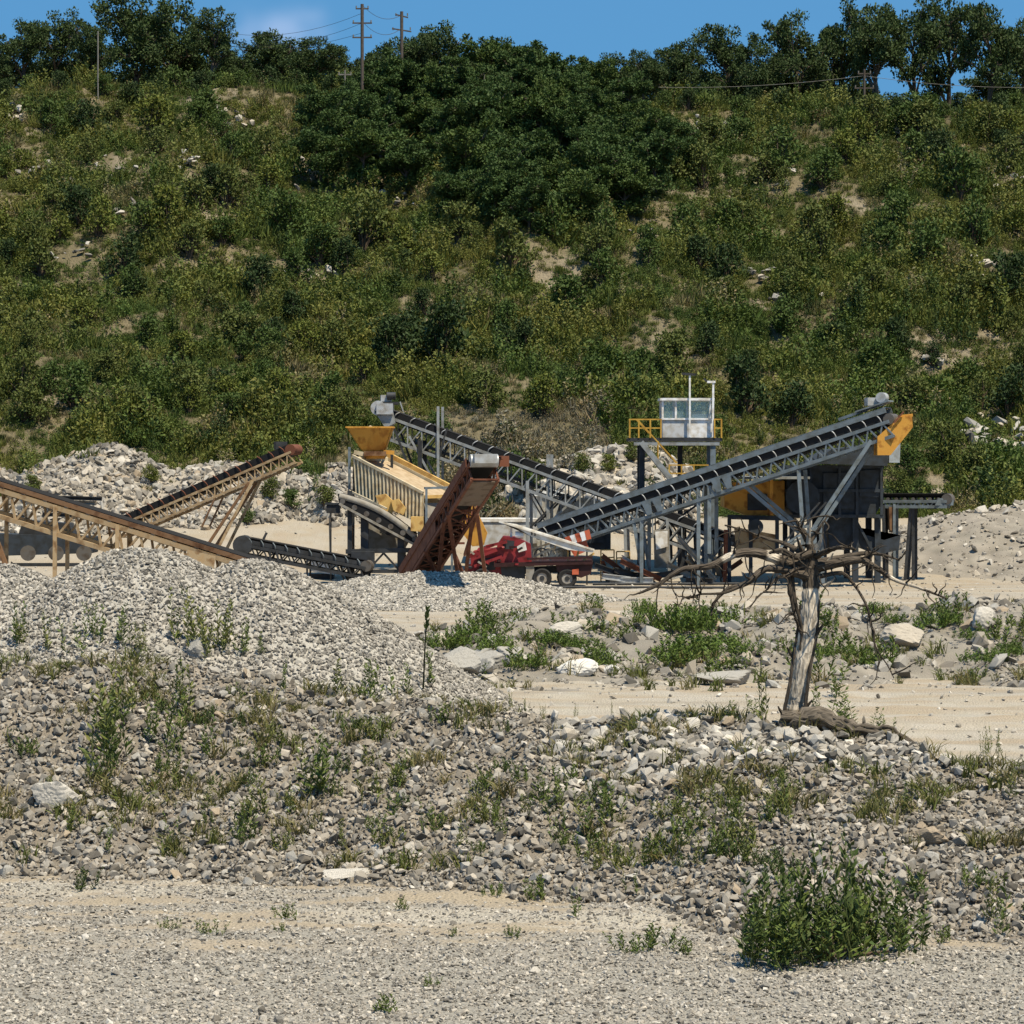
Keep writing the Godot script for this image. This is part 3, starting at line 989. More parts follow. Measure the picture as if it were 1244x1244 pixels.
	for q in PATCHES:
		for k in 9:
			if n >= 240: break
			var p := hit(q[0] + rng.randfn() * q[2] * 0.4, q[1] + rng.randfn() * q[3] * 0.4, 156.0)
			if p.z > -156.0: continue
			n += 1
			var sz := rng.randf_range(0.25, 0.8) * (1.7 if q[1] > 500 else 1.0)
			put(rocks[rng.randi() % rocks.size()], "rock", rock_parts_mats[rng.randi() % rock_parts_mats.size()], hs, Transform3D(rock_turn(Vector3.UP, 0.4).scaled_local(Vector3.ONE * sz), p + Vector3(0, sz * 0.1 + 0.35, 0)))

# ------------------------------------------------------------------ plants and dead wood near the camera
func build_near_plants() -> void:
	var tall := []
	for k in 6: tall.append(weed_mesh(1300 + k, 1.0, 3 + k % 4, 0.16, 0.35))
	var low := []
	for k in 6: low.append(weed_mesh(1400 + k, 0.5, 7 + k % 4, 0.13, 0.5))
	var list := []
	# tall weeds: x, foot y, height in pixels, where
	var on_ledge := "tall weed on the shoulder below the gravel mound"
	var on_face := "upright weed on the rubble bank face"
	for q in [[15, 795, 60, 0], [28, 790, 40, 0], [95, 800, 60, 0], [110, 785, 45, 0], [128, 795, 60, 0], [150, 790, 55, 0], [170, 800, 40, 0], [222, 790, 70, 0], [240, 800, 60, 0], [255, 805, 75, 0], [272, 795, 65, 0], [292, 800, 50, 0], [60, 800, 50, 0], [320, 800, 30, 0], [340, 845, 40, 0], [415, 850, 50, 0], [445, 855, 55, 0], [468, 850, 60, 0], [495, 850, 45, 0], [528, 842, 50, 0],
		[130, 945, 110, 1], [140, 925, 90, 1], [155, 870, 70, 1], [125, 900, 80, 1], [235, 880, 70, 1], [245, 930, 60, 1], [215, 915, 60, 1], [185, 905, 60, 1], [225, 850, 50, 1], [380, 970, 90, 1], [392, 975, 70, 1], [370, 985, 60, 1], [310, 1010, 60, 1], [300, 1030, 50, 1], [455, 985, 60, 1], [470, 1000, 50, 1], [350, 1000, 40, 1], [480, 960, 50, 1], [650, 985, 50, 1], [640, 1000, 40, 1], [665, 995, 45, 1], [700, 1005, 60, 1], [715, 1030, 60, 1], [735, 1020, 60, 1], [750, 1000, 50, 1], [680, 1040, 50, 1], [610, 1030, 40, 1], [600, 1010, 40, 1], [560, 1040, 40, 1], [580, 985, 40, 1], [520, 1020, 40, 1], [790, 1060, 40, 1], [830, 1040, 50, 1], [850, 1060, 50, 1], [870, 1050, 55, 1], [905, 1050, 50, 1], [930, 1010, 40, 1], [950, 1000, 50, 1], [900, 1000, 40, 1], [820, 1000, 40, 1], [130, 1040, 40, 1], [85, 1020, 40, 1], [210, 1030, 40, 1], [190, 990, 40, 1], [250, 990, 40, 1], [420, 1040, 40, 1], [1210, 1130, 60, 1], [1235, 1120, 90, 1], [1222, 1145, 50, 1], [1100, 990, 40, 1], [1225, 980, 40, 1], [705, 1115, 40, 1], [770, 1090, 40, 1]]:
		var p := hit(q[0], q[1])
		var hh: float = q[2] / F * -p.z * 1.1
		list.append(plant(tall, rng.randi() % 6, "tall_weed", on_ledge if q[3] == 0 else (on_face if q[0] < 560 else (on_face.replace("bank face", "bank below the dead tree") if q[0] < 1000 else on_face.replace("bank face", "bank right of the bush"))), "weed", "weeds on the rubble bank", p, Vector3(hh * 0.9, hh, hh * 0.9), rng.randf() * TAU, [M.weed_leaf, M.weed_leaf2, M.weed_leaf][rng.randi() % 3], ["leaf_spray", "stem"]))
	# the single dark seed stalk standing above the bank
	var sp := hit(514, 846)
	var st := thing("seed_stalk", "lone dark seed stalk standing at the gravel mound's foot", "weed", sp)
	var mb := MB.new()
	var hh0 := 100.0 / F * -sp.z
	mb.tube([Vector3(0, -0.05, 0), Vector3(0.03, hh0 * 0.5, 0), Vector3(0.07, hh0, 0)], [0.016, 0.013, 0.008], 6, [Color(0.05, 0.07, 0.02)])
	put(mb.mesh(), "stem", M.weed_leaf, st)
	mb = MB.new()
	var lr := RandomNumberGenerator.new(); lr.seed = 5
	for k in 60:
		var f := lr.randf_range(0.72, 1.0)
		var dir := Vector3(lr.randfn() * 0.3, 0.8, lr.randfn() * 0.3) * 0.11
		mb.leaf(Vector3(0.03 + 0.04 * f, hh0 * f, 0), dir, dir.cross(rdir(lr)).normalized() * 0.02, leaf_tone(lr))
	put(mb.mesh(), "seed_head", M.weed_dark, st)
	# low weeds scattered over the bank and roadside, counted as single plants
	for k in 84:
		var u: float; var v: float
		match k % 5:
			0: u = rng.randf_range(250, 560); v = rng.randf_range(880, 1050)
			1: u = rng.randf_range(560, 920); v = rng.randf_range(940, 1075)
			2: u = rng.randf_range(0, 300); v = rng.randf_range(830, 1040)
			3: u = rng.randf_range(640, 960); v = rng.randf_range(960, 1080)
			_: u = rng.randf_range(0, 1244); v = rng.randf_range(880, 1110)
		var p := hit(u, v)
		var where := "under the gravel mound on the bank" if u < 400 else ("below the lone seed stalk on the bank" if u < 800 else "near the big bush on the bank")
		where = where + (" top" if v < 930 else (" face" if v < 1010 else " foot"))
		list.append(plant(low, rng.randi() % 6, "low_weed", "low weed " + where, "weed", "low weeds among the stones", p, Vector3(0.8, 1.0, 0.8) * rng.randf_range(0.4, 0.85), rng.randf() * TAU, [M.weed_leaf, M.weed_leaf2, M.weed_dark][rng.randi() % 3], ["leaf_spray", "stem"]))
	for q in [[350, 1118, 0.28], [205, 1132, 0.2], [255, 1138, 0.25], [470, 1236, 0.3], [525, 1200, 0.18], [625, 1145, 0.2], [550, 1140, 0.16], [345, 1135, 0.15], [765, 1160, 0.35], [785, 1155, 0.4], [830, 1160, 0.3], [1145, 1150, 0.3]]:
		list.append(plant(low, rng.randi() % 6, "low_weed", "small weed sprouting from bare gravel", "weed", "low weeds among the stones", hit(q[0], q[1]), Vector3.ONE * q[2] * 1.6, rng.randf() * TAU, M.weed_leaf, ["leaf_spray", "stem"]))
	# big bush in front: many upright leafy shoots from one root, wide and uneven
	var bush := shrub_meshes(1500, 2.2, 0.6, 12, 24, 0.08)
	var bp := hit(1008, 1166)
	var b := plant([bush], 0, "roadside_bush", "big dark green leafy bush at the foot of the rubble bank", "bush", "", bp, Vector3.ONE, 0.4, M.weed_dark, ["foliage", "stem"])
	for k in 40:
		var sp2: Array = tall[k % 6]
		var a := rng.randf() * TAU
		var rr := 1.15 * sqrt(rng.randf())
		var x2 := Transform3D(Basis(Vector3.UP, a).scaled_local(Vector3(0.9, rng.randf_range(0.55, 1.6) * (1.15 - 0.5 * rr), 0.9)), Vector3(cos(a) * rr, 0.02, sin(a) * rr * 0.5))
		put(sp2[0], "shoot", M.weed_leaf if k % 3 != 0 else M.weed_dark, b, x2)
		put(sp2[1], "shoot_stem", M.stem, b, x2)
	# bright shrubs on the berm between the roads
	var soft := []
	for k in 4: soft.append(weed_mesh(1600 + k, 0.75, 44, 0.2, 1.5))
	for q in [[800, 772, 1.2, 1.2], [835, 775, 1.1, 1.2], [860, 768, 1.2, 1.1], [845, 800, 1.4, 1.0], [815, 818, 1.1, 0.8], [880, 790, 0.9, 0.8], [905, 798, 0.9, 0.6], [785, 750, 0.8, 1.0], [540, 790, 0.8, 0.8], [565, 788, 0.9, 0.9], [600, 792, 0.9, 0.8], [655, 785, 0.8, 0.7], [690, 790, 0.7, 0.6], [645, 815, 0.8, 0.6], [735, 810, 0.9, 0.8], [715, 800, 0.7, 0.6], [1135, 765, 0.9, 0.8], [1155, 758, 0.7, 0.7], [1065, 750, 0.6, 0.6], [1085, 765, 0.6, 0.5], [1040, 800, 0.7, 0.5], [1060, 810, 0.8, 0.6], [1200, 815, 0.8, 0.6], [1225, 800, 0.7, 0.6], [1000, 800, 0.6, 0.5], [1185, 780, 0.6, 0.5]]:
		var where2 := "left of the dead tree" if q[0] > 700 and q[0] < 950 else ("beyond the gravel mound" if q[0] < 700 else "right of the dead tree")
		list.append(plant(soft, rng.randi() % 4, "berm_shrub", "bright shrub on the berm " + where2, "shrub", "shrubs on the rubble berm", hit(q[0], q[1], 62.0), Vector3(q[2] * 0.72, q[3] * 0.85, q[2] * 0.72), rng.randf() * TAU, M.leaf_bright, ["foliage", "stem"]))
	for k in 36:
		var p := hit(rng.randf_range(530, 1244), rng.randf_range(745, 832), 66.0)
		list.append(plant(low, rng.randi() % 6, "berm_weed", "scruffy weed on the berm " + ("near the white rocks" if pix(p).x < 760.0 else ("left of the dead tree" if pix(p).x < 960.0 else ("just right of the dead tree" if pix(p).x < 1100.0 else "near the right edge"))), "weed", "weeds on the rubble berm", p, Vector3.ONE * rng.randf_range(0.8, 1.8), rng.randf() * TAU, M.weed_leaf, ["leaf_spray", "stem"]))
	# plants round the dead tree's foot
	for q in [[890, 880, 0.5], [920, 880, 1.0], [1010, 880, 1.2], [1035, 885, 1.0], [1000, 870, 1.0], [1060, 888, 0.7], [1075, 890, 0.6], [1010, 850, 1.2]]:
		list.append(plant(tall, rng.randi() % 6, "tall_weed", "leafy weed beside the dead tree's foot", "weed", "weeds on the rubble bank", hit(q[0], q[1]), Vector3(1.0, 0.75, 1.0) * q[2], rng.randf() * TAU, M.weed_leaf, ["leaf_spray", "stem"]))
	for q in [[1195, 915, 0.5], [1205, 912, 0.6], [1215, 915, 0.55], [840, 868, 0.35], [745, 868, 0.35], [700, 872, 0.3], [640, 868, 0.35], [660, 872, 0.3], [620, 862, 0.35], [920, 880, 1.0]]:
		list.append(plant(tall, rng.randi() % 6, "tall_weed", "thin weed on the bank crest against the road", "weed", "weeds on the rubble bank", hit(q[0], q[1] + 4), Vector3(0.6, 1.0, 0.6) * q[2], rng.randf() * TAU, M.weed_leaf2, ["leaf_spray", "stem"]))
	settle(list)
	# thin grass that nobody could count
	var gk := []
	for k in 4: gk.append(grass_mesh(1700 + k, 0.34, 26, 0.12))
	var xf := [[], [], [], []]; var cl := [[], [], [], []]
	for k in 2600:
		var x := rng.randf_range(-8.0, 8.0)
		var d := rng.randf_range(36.0, 44.5)
		if nn(x + 30.0, d, 0.5) + 0.5 * nn(x, d + 50.0, 1.4) < 0.12: continue
		if windrow_h(x, d) < 0.1: continue
		var i := k % 4
		var sc := rng.randf_range(0.4, 1.2)
		xf[i].append(Transform3D(Basis(Vector3.UP, rng.randf() * TAU).scaled(Vector3.ONE * sc), Vector3(x, surf(x, d) - 0.02, -d)))
		var c := lin(0.10, 0.12, 0.03).lerp(lin(0.22, 0.18, 0.09), pow(rng.randf(), 1.2))
		cl[i].append(c)
	for k in 500:
		var x := rng.randf_range(-2.5, 14.0)
		var d := rng.randf_range(68.0, 86.0)
		if nn(x + 30.0, d, 0.3) < 0.05: continue
		var i := k % 4
		xf[i].append(Transform3D(Basis(Vector3.UP, rng.randf() * TAU).scaled(Vector3.ONE * rng.randf_range(0.8, 1.8)), Vector3(x, surf(x, d) - 0.02, -d)))
		cl[i].append(lin(0.10, 0.12, 0.03).lerp(lin(0.2, 0.17, 0.08), pow(rng.randf(), 1.5)))
	var g := Node3D.new()
	g.name = "grass"
	add_child(g)
	tag(g, "thin green and dry grass among the stones", "grass", "", "stuff")
	for i in 4: multi("tuft", gk[i], M.leaf, xf[i], cl[i], g)

func limb(mb: MB, pts: Array, r0: float, r1: float, d: float, pale: Array, seed_: int, o: Vector3) -> void:
	# pts: photograph readings with an offset in depth; smoothed, gnarled tube
	var r := RandomNumberGenerator.new()
	r.seed = seed_
	var ps := []; var rs := []; var cs := []
	var n := pts.size()
	var steps := 7
	for i in n - 1:
		var p0: Array = pts[maxi(i - 1, 0)]; var p1: Array = pts[i]; var p2: Array = pts[i + 1]; var p3: Array = pts[mini(i + 2, n - 1)]
		for k in steps + (1 if i == n - 2 else 0):
			var f := float(k) / steps
			var q := []
			for j in 3:
				q.append(cubic_interpolate(p1[j], p2[j], p0[j], p3[j], f))
			var g := (i + f) / (n - 1)
			var rad := lerpf(r0, r1, pow(g, 0.8))
			ps.append(at(q[0], q[1], d - q[2]) - o + rdir(r) * rad * 0.06)
			rs.append(rad * r.randf_range(0.94, 1.06))
			var c := Color(0.13, 0.115, 0.10)
			for w in pale:
				if q[1] > w[0] and q[1] < w[1]: c = Color(0.72, 0.68, 0.61)
			cs.append(c)
	mb.tube(ps, rs, 11 if r0 > 0.12 else 8, cs, 0.26 if r0 > 0.12 else 0.16, seed_)

func build_dead_tree() -> void:
	var d := 41.3
	var foot := at(963, 884, d)
	foot.y = surf(foot.x, d)
	d = -foot.z
	var t := thing("dead_tree", "bare dead tree with bleached trunk and drooping crooked branches", "dead tree", foot)
	var mb := MB.new()
	limb(mb, [[958, 895, 0], [962, 872, 0], [966, 850, 0], [973, 810, 0.05], [980, 765, 0.05], [984, 728, 0.05], [983, 700, 0], [986, 680, 0]], 0.148, 0.11, d, [[715, 862]], 1, foot)
	put(mb.mesh(), "trunk", M.wood, t)
	# strips of grey bark still clinging to the trunk
	for q in [[[950, 884, 0.16], [953, 862, 0.2], [960, 826, 0.2], [963, 800, 0.16], [968, 770, 0.1], [972, 735, 0.12]], [[976, 880, 0.2], [979, 850, 0.2], [984, 812, 0.19], [992, 770, 0.13], [995, 728, 0.1]], [[962, 700, 0.12], [967, 735, 0.2], [974, 765, 0.16], [972, 790, 0.16]]]:
		mb = MB.new()
		limb(mb, q, 0.034, 0.018, d, [], 11, foot)
		put(mb.mesh(), "bark_strip", M.wood, t)
	# broken stubs and splinters where limbs tore off
	for q in [[962, 706, -14, -12], [1000, 712, 14, -10], [966, 690, -16, -14], [1000, 690, 12, -18], [976, 672, -8, -20], [992, 668, 8, -22], [955, 872, -10, -14], [975, 862, 12, -12], [990, 770, 10, -12], [966, 800, -10, -14], [982, 660, 2, -26], [972, 684, -14, 2]]:
		mb = MB.new()
		limb(mb, [[q[0], q[1], 0.1], [q[0] + q[2] * 0.6, q[1] + q[3] * 0.5, 0.14], [q[0] + q[2], q[1] + q[3], 0.16]], 0.045, 0.008, d, [[600, 720]] if q[2] > 0 else [], int(q[0] + q[1]), foot)
		put(mb.mesh(), "stub", M.wood, t)
	var limbs := [
		[[[984, 690, 0.0], [950, 682, 0.1], [920, 672, 0.2], [892, 674, 0.3], [862, 688, 0.4], [828, 692, 0.5], [800, 710, 0.5], [776, 721, 0.5]], 0.10, 0.016],
		[[[980, 700, 0.1], [950, 692, 0.3], [928, 692, 0.4], [908, 708, 0.5], [884, 716, 0.5], [868, 732, 0.5], [864, 748, 0.6]], 0.07, 0.012],
		[[[908, 708, 0.5], [880, 720, 0.6], [850, 722, 0.7], [836, 728, 0.7]], 0.028, 0.006],
		[[[990, 690, 0.0], [1018, 684, 0.2], [1044, 680, 0.2], [1062, 688, 0.2], [1086, 704, 0.2], [1116, 714, 0.2], [1150, 727, 0.2]], 0.075, 0.012],
		[[[990, 684, -0.2], [1020, 678, -0.3], [1050, 672, -0.4], [1072, 674, -0.4], [1092, 680, -0.4]], 0.06, 0.012],
		[[[996, 700, 0.1], [1022, 696, 0.2], [1036, 708, 0.2], [1052, 734, 0.3], [1058, 756, 0.3], [1064, 786, 0.3], [1078, 808, 0.3], [1086, 824, 0.3]], 0.036, 0.007],
		[[[986, 684, 0.0], [984, 664, 0.0], [974, 644, 0.05], [966, 630, 0.1]], 0.10, 0.014],
		[[[980, 664, 0.0], [990, 650, -0.1], [996, 640, -0.1], [1006, 626, -0.2]], 0.045, 0.008],
		[[[980, 676, 0.0], [956, 662, -0.2], [930, 654, -0.3], [908, 646, -0.4], [880, 638, -0.4]], 0.05, 0.006],
		[[[990, 676, 0.0], [1008, 668, 0.3], [1026, 664, 0.5], [1040, 668, 0.6]], 0.06, 0.012],
		[[[968, 690, 0.2], [956, 700, 0.4], [944, 702, 0.4], [932, 716, 0.5], [918, 726, 0.5]], 0.045, 0.006],
		[[[984, 672, 0.1], [966, 676, 0.3], [950, 668, 0.4], [934, 672, 0.4]], 0.07, 0.02],
		[[[958, 694, 0.2], [960, 716, 0.3], [964, 742, 0.3], [973, 770, 0.2]], 0.035, 0.02]]
	for k in limbs.size():
		mb = MB.new()
		limb(mb, limbs[k][0], limbs[k][1] * 0.95, limbs[k][2] * 0.9, d, [[675, 680]] if k == 0 else ([[700, 716]] if k == 3 else []), 20 + k, foot)
		put(mb.mesh(), "branch", M.wood, t)
	# fine crooked twigs all along the branches
	var fr := RandomNumberGenerator.new(); fr.seed = 31
	for k in limbs.size():
		var pts: Array = limbs[k][0]
		for j in 7:
			var f := fr.randf_range(0.25, 1.0) * (pts.size() - 1)
			var i := mini(int(f), pts.size() - 2)
			var u: float = lerpf(pts[i][0], pts[i + 1][0], f - i)
			var v: float = lerpf(pts[i][1], pts[i + 1][1], f - i)
			var z: float = lerpf(pts[i][2], pts[i + 1][2], f - i)
			var du := fr.randfn() * 16.0
			var dv := fr.randf_range(-22.0, 20.0)
			mb = MB.new()
			limb(mb, [[u, v, z], [u + du * 0.4 + fr.randfn() * 2.0, v + dv * 0.35, z + 0.1], [u + du * 0.7, v + dv * 0.75 + fr.randfn() * 3.0, z + 0.15], [u + du, v + dv, z + fr.randf_range(-0.2, 0.3)]], 0.016, 0.004, d, [], fr.randi() % 999, foot)
			put(mb.mesh(), "twig", M.wood, t)
	# twigs hanging from the branches
	var tr := RandomNumberGenerator.new(); tr.seed = 77
	for q in [[800, 710], [815, 700], [840, 692], [858, 690], [870, 684], [890, 676], [905, 674], [872, 722], [886, 716], [900, 712], [920, 700], [1030, 690], [1060, 688], [1080, 700], [1100, 710], [1125, 717], [1140, 724], [1040, 715], [1055, 745], [1062, 775], [1070, 800], [1010, 690], [945, 702], [930, 715], [960, 700], [1085, 678], [1060, 674], [900, 644], [970, 640], [1000, 634], [995, 700], [830, 728], [850, 722]]:
		mb = MB.new()
		var du := tr.randf_range(-14, 14); var dv := tr.randf_range(14, 46) if tr.randf() < 0.75 else tr.randf_range(-24, -8)
		limb(mb, [[q[0], q[1], 0.3], [q[0] + du * 0.3, q[1] + dv * 0.4, 0.35], [q[0] + du * 0.7 + 3, q[1] + dv * 0.75, 0.4], [q[0] + du, q[1] + dv, 0.4]], 0.012, 0.004, d, [], tr.randi() % 1000, foot)
		put(mb.mesh(), "twig", M.wood, t)
	# fallen log lying from the foot along the crest
	var l := thing("fallen_log", "twisted grey log lying at the dead tree's foot", "log", foot)
	var strand := func(lift: float, ahead: float, r0: float, r1: float, sd: int) -> ArrayMesh:
		var m2 := MB.new()
		var rr := RandomNumberGenerator.new(); rr.seed = sd
		var ps := []; var rs := []
		for k in 26:
			var f := k / 25.0
			var x: float = foot.x - 0.2 + 1.85 * f
			var dd := d - 0.35 - ahead - 0.25 * f
			ps.append(Vector3(x, windrow_h(x, dd) + 0.02 + (0.17 + lift) * (1.0 - 0.45 * f) + 0.02 * rr.randfn(), -dd + 0.02 * rr.randfn()) - foot)
			rs.append(lerpf(r0, r1, f) * rr.randf_range(0.9, 1.12))
		m2.tube(ps, rs, 9, [Color(0.17, 0.155, 0.135)], 0.15, sd)
		return m2.mesh()
	put(strand.call(0.0, 0.0, 0.185, 0.07, 51), "log", M.wood_grey, l)
	put(strand.call(0.1, 0.06, 0.05, 0.02, 52), "bark_ridge", M.wood_grey, l)
	put(strand.call(0.02, 0.14, 0.05, 0.02, 53), "bark_ridge", M.wood_grey, l)

func build_near_stones() -> void:
	boulder(68, 985, Vector3(0.62, 0.5, 0.42), "pale boulder with a shaded side on the bank's lower left", 61, M.stone_pale, 0.5)
	boulder(418, 1072, Vector3(0.62, 0.24, 0.42), "flat pale slab at the foot of the rubble bank", 62, M.stone_pale, 0.2)
	boulder(1125, 1033, Vector3(0.48, 0.28, 0.4), "brown tilted stone on the bank right of the bush", 63, M.stone_tan, -0.5)
	boulder(236, 805, Vector3(0.42, 0.36, 0.36), "round grey stone on the shoulder under the gravel mound", 64, M.stone_mid, 0.8)
	boulder(702, 818, Vector3(0.75, 0.5, 0.5), "bright white rock on the berm beside the haul road", 65, M.stone_white, 0.1)
	boulder(742, 822, Vector3(0.6, 0.36, 0.5), "small white rock right of the bright white one", 66, M.stone_white, 1.1)
	boulder(885, 834, Vector3(1.4, 0.5, 0.8), "long grey slab left of the dead trunk on the berm", 67, M.stone_mid, 0.15)
	boulder(1100, 790, Vector3(1.2, 0.8, 0.8), "big pale block with dark side right of the dead tree", 68, M.stone_cream, -0.6)
	boulder(1195, 770, Vector3(0.8, 0.6, 0.7), "pale rock on the berm near the right edge", 69, M.stone_pale, 0.6)
	boulder(690, 782, Vector3(1.0, 0.6, 0.8), "pale rounded rock on the middle of the berm", 70, M.stone_pale, 0.3)
	for q in [[556, 812, 1.1, "left end of the berm rock cluster"], [580, 808, 1.0, "second rock of the berm cluster"], [603, 818, 1.1, "middle rock of the berm cluster"], [622, 812, 1.0, "pale rock beside the berm cluster's end"], [590, 826, 0.8, "front rock of the berm cluster"]]:
		boulder(q[0], q[1], Vector3(q[2], q[2] * 0.65, q[2] * 0.8), "grey broken rock, " + q[3], int(71 + q[0]), M.stone_mid, q[0] * 0.37, "rock cluster on the berm")
	# loose chips on the open floor
	var bins := []; var cols := []
	for k in rocks.size(): bins.append([]); cols.append([])
	tone_scale = 0.92
	for k in 80000:
		var d := rng.randf_range(26.0, 38.5)
		var x := rng.randf_range(-1.0, 1.0) * (d * 0.178 + 0.8)
		var c := ground_colour(x, d, 0.0)
		var earth := clampf((c.r - c.b - 0.062) * 13.0, 0.0, 1.0)
		if rng.randf() < earth * 0.93: continue
		var sz := 0.018 + 0.045 * pow(rng.randf(), 2.4)
		if rng.randf() < 0.012: sz *= 2.0
		var i := rng.randi() % rocks.size()
		bins[i].append(Transform3D(rock_turn(Vector3.UP, 0.5).scaled_local(Vector3.ONE * sz), Vector3(x, ground_h(x, d) + sz * 0.12, -d)))
		cols[i].append(stone_colour(0.6))
	tone_scale = 1.0
	var o := Node3D.new()
	o.name = "gravel"
	add_child(o)
	tag(o, "loose limestone chips over the quarry floor in front", "gravel", "", "stuff")
	for k in rocks.size(): multi("chip", rocks[k], M.stone, bins[k], cols[k], o)
	# scattered stones along the far roads
	bins = []; cols = []
	for k in rocks.size(): bins.append([]); cols.append([])
	for k in 5000:
		var d := rng.randf_range(52.0, 150.0)
		var x := rng.randf_range(-1.0, 1.0) * (d * 0.18 + 1.0)
		if surf(x, d) > ground_h(x, d) + 0.01: continue
		var i := rng.randi() % rocks.size()
		var sz := 0.05 + 0.14 * pow(rng.randf(), 3.0)
		bins[i].append(Transform3D(rock_turn(Vector3.UP, 0.5).scaled_local(Vector3.ONE * sz), Vector3(x, ground_h(x, d) + sz * 0.1, -d)))
		cols[i].append(stone_colour(0.5))
	var o2 := Node3D.new()
	o2.name = "road_gravel"
	add_child(o2)
	tag(o2, "scattered stones along the haul roads and plant yard", "gravel", "", "stuff")
	for k in rocks.size(): multi("stone", rocks[k], M.stone, bins[k], cols[k], o2)

# ------------------------------------------------------------------ the crushing and screening plant
func gp(p: Vector3) -> Vector3:      # the ground under a point
	return Vector3(p.x, surf(p.x, -p.z) - 0.05, p.z)

func conveyor(t: Node3D, A: Vector3, B: Vector3, w: float, h: float, panels: int, fm: Material, o: Dictionary) -> Dictionary:
	var dir := (B - A).normalized()
	var n := dir.cross(Vector3.UP).normalized()
	if n.z < 0.0: n = -n
	var up := n.cross(dir)
	if up.y < 0.0: up = -up
	var len_ := (B - A).length()
	var g: float = o.get("gauge", 0.09)
	for sd in [1.0, -1.0]:
		var e: Vector3 = n * sd * w * 0.5
		beam(t, "chord", A + e, B + e, g, g * 1.3, fm)
		beam(t, "chord", A + e - up * h, B + e - up * h, g, g * 1.3, fm)
		for k in panels:
			var p := A + dir * len_ * k / panels + e
			var q := A + dir * len_ * (k + 1) / panels + e
			var m := (p + q) * 0.5
			beam(t, "brace", p - up * h, m, g * 0.6, g * 0.6, fm)
			beam(t, "brace", m, q - up * h, g * 0.6, g * 0.6, fm)
	var sk: float = o.get("skirt", 0.0)
	for k in panels + 1:
		var p := A + dir * len_ * (k / float(panels))
		if k % 2 == 0: beam(t, "cross_member", p - up * h + n * w * 0.5, p - up * h - n * w * 0.5, g * 0.6, g * 0.6, fm)
		drum(t, "idler", p + up * 0.10 + n * w * 0.48, p + up * 0.10 - n * w * 0.48, 0.075, M.roller)
	# troughed carrying belt and flat return belt
	var ob := origin_of(t)
	var mb := MB.new()
	var prof := [[-0.46, 0.36], [-0.25, 0.19], [0.25, 0.19], [0.46, 0.36]]
	for k in 3:
		var a: Vector3 = n * prof[k][0] * w + up * prof[k][1] - ob
		var b: Vector3 = n * prof[k + 1][0] * w + up * prof[k + 1][1] - ob
		mb.quad(A + a, B + a, B + b, A + b)
		mb.quad(A + a - up * 0.03, A + b - up * 0.03, B + b - up * 0.03, B + a - up * 0.03)
	for k in [0, 3]:
		var a: Vector3 = n * prof[k][0] * w + up * prof[k][1] - ob
		mb.quad(A + a, A + a - up * 0.03, B + a - up * 0.03, B + a)
	put(mb.mesh(), "belt", M.belt, t)
	beam(t, "return_belt", A - up * 0.12, B - up * 0.12, w * 0.8, 0.02, M.belt)
	drum(t, "head_drum", B + up * 0.1 + n * w * 0.52, B + up * 0.1 - n * w * 0.52, 0.24, o.get("drum", M.roller))
	drum(t, "tail_drum", A + up * 0.1 + n * w * 0.52, A + up * 0.1 - n * w * 0.52, 0.24, o.get("drum", M.roller))
	if sk > 0.0:
		for sd in [1.0, -1.0]:
			var e: Vector3 = n * sd * (w * 0.5 - 0.03)
			slab(t, "skirt_board", [A + e + up * 0.08, B + e + up * 0.08, B + e + up * sk, A + e + up * sk], n * sd * 0.025, o.get("skirt_mat", M.belt))
		var hoop := MB.new()
		var path := []
		for k in 8:
			var f := k / 7.0
			path.append(Vector3(0.06 * sin(f * PI), 0.06 + f * (sk + 0.01), -0.16 * f + 0.06 * sin(f * PI)))
		hoop.tube(path, [0.024, 0.024, 0.024, 0.024, 0.024, 0.024, 0.024, 0.024], 6, [Color.WHITE])
		var hm := hoop.mesh()
		var ribs: int = o.get("ribs", panels)
		for k in ribs:
			var p := A + dir * len_ * ((k + 0.5) / ribs) - ob
			put(hm, "hoop", o.get("rib_mat", fm), t, Transform3D(Basis(n, up, dir), p + n * w * 0.5))
			put(hm, "hoop", o.get("rib_mat", fm), t, Transform3D(Basis(-n, up, dir), p - n * w * 0.5))
	if o.get("cover", false):
		for sd in [1.0, -1.0]:
			var e: Vector3 = n * sd * (w * 0.5 + 0.02)
			slab(t, "top_plate", [A + e + up * (sk + 0.01), B + e + up * (sk + 0.01), B + e + up * (sk + 0.22), A + e + up * (sk + 0.22)], n * sd * 0.04, fm)
		slab(t, "cover_plate", [A + n * w * 0.5 + up * (sk + 0.23), B + n * w * 0.5 + up * (sk + 0.23), B - n * w * 0.5 + up * (sk + 0.23), A - n * w * 0.5 + up * (sk + 0.23)], up * 0.03, fm)
	return {"dir": dir, "n": n, "up": up, "len": len_}

func on(A: Vector3, B: Vector3, f: float, c: Dictionary, side: float, drop: float) -> Vector3:
	return A.lerp(B, f) + c.n * side - c.up * drop

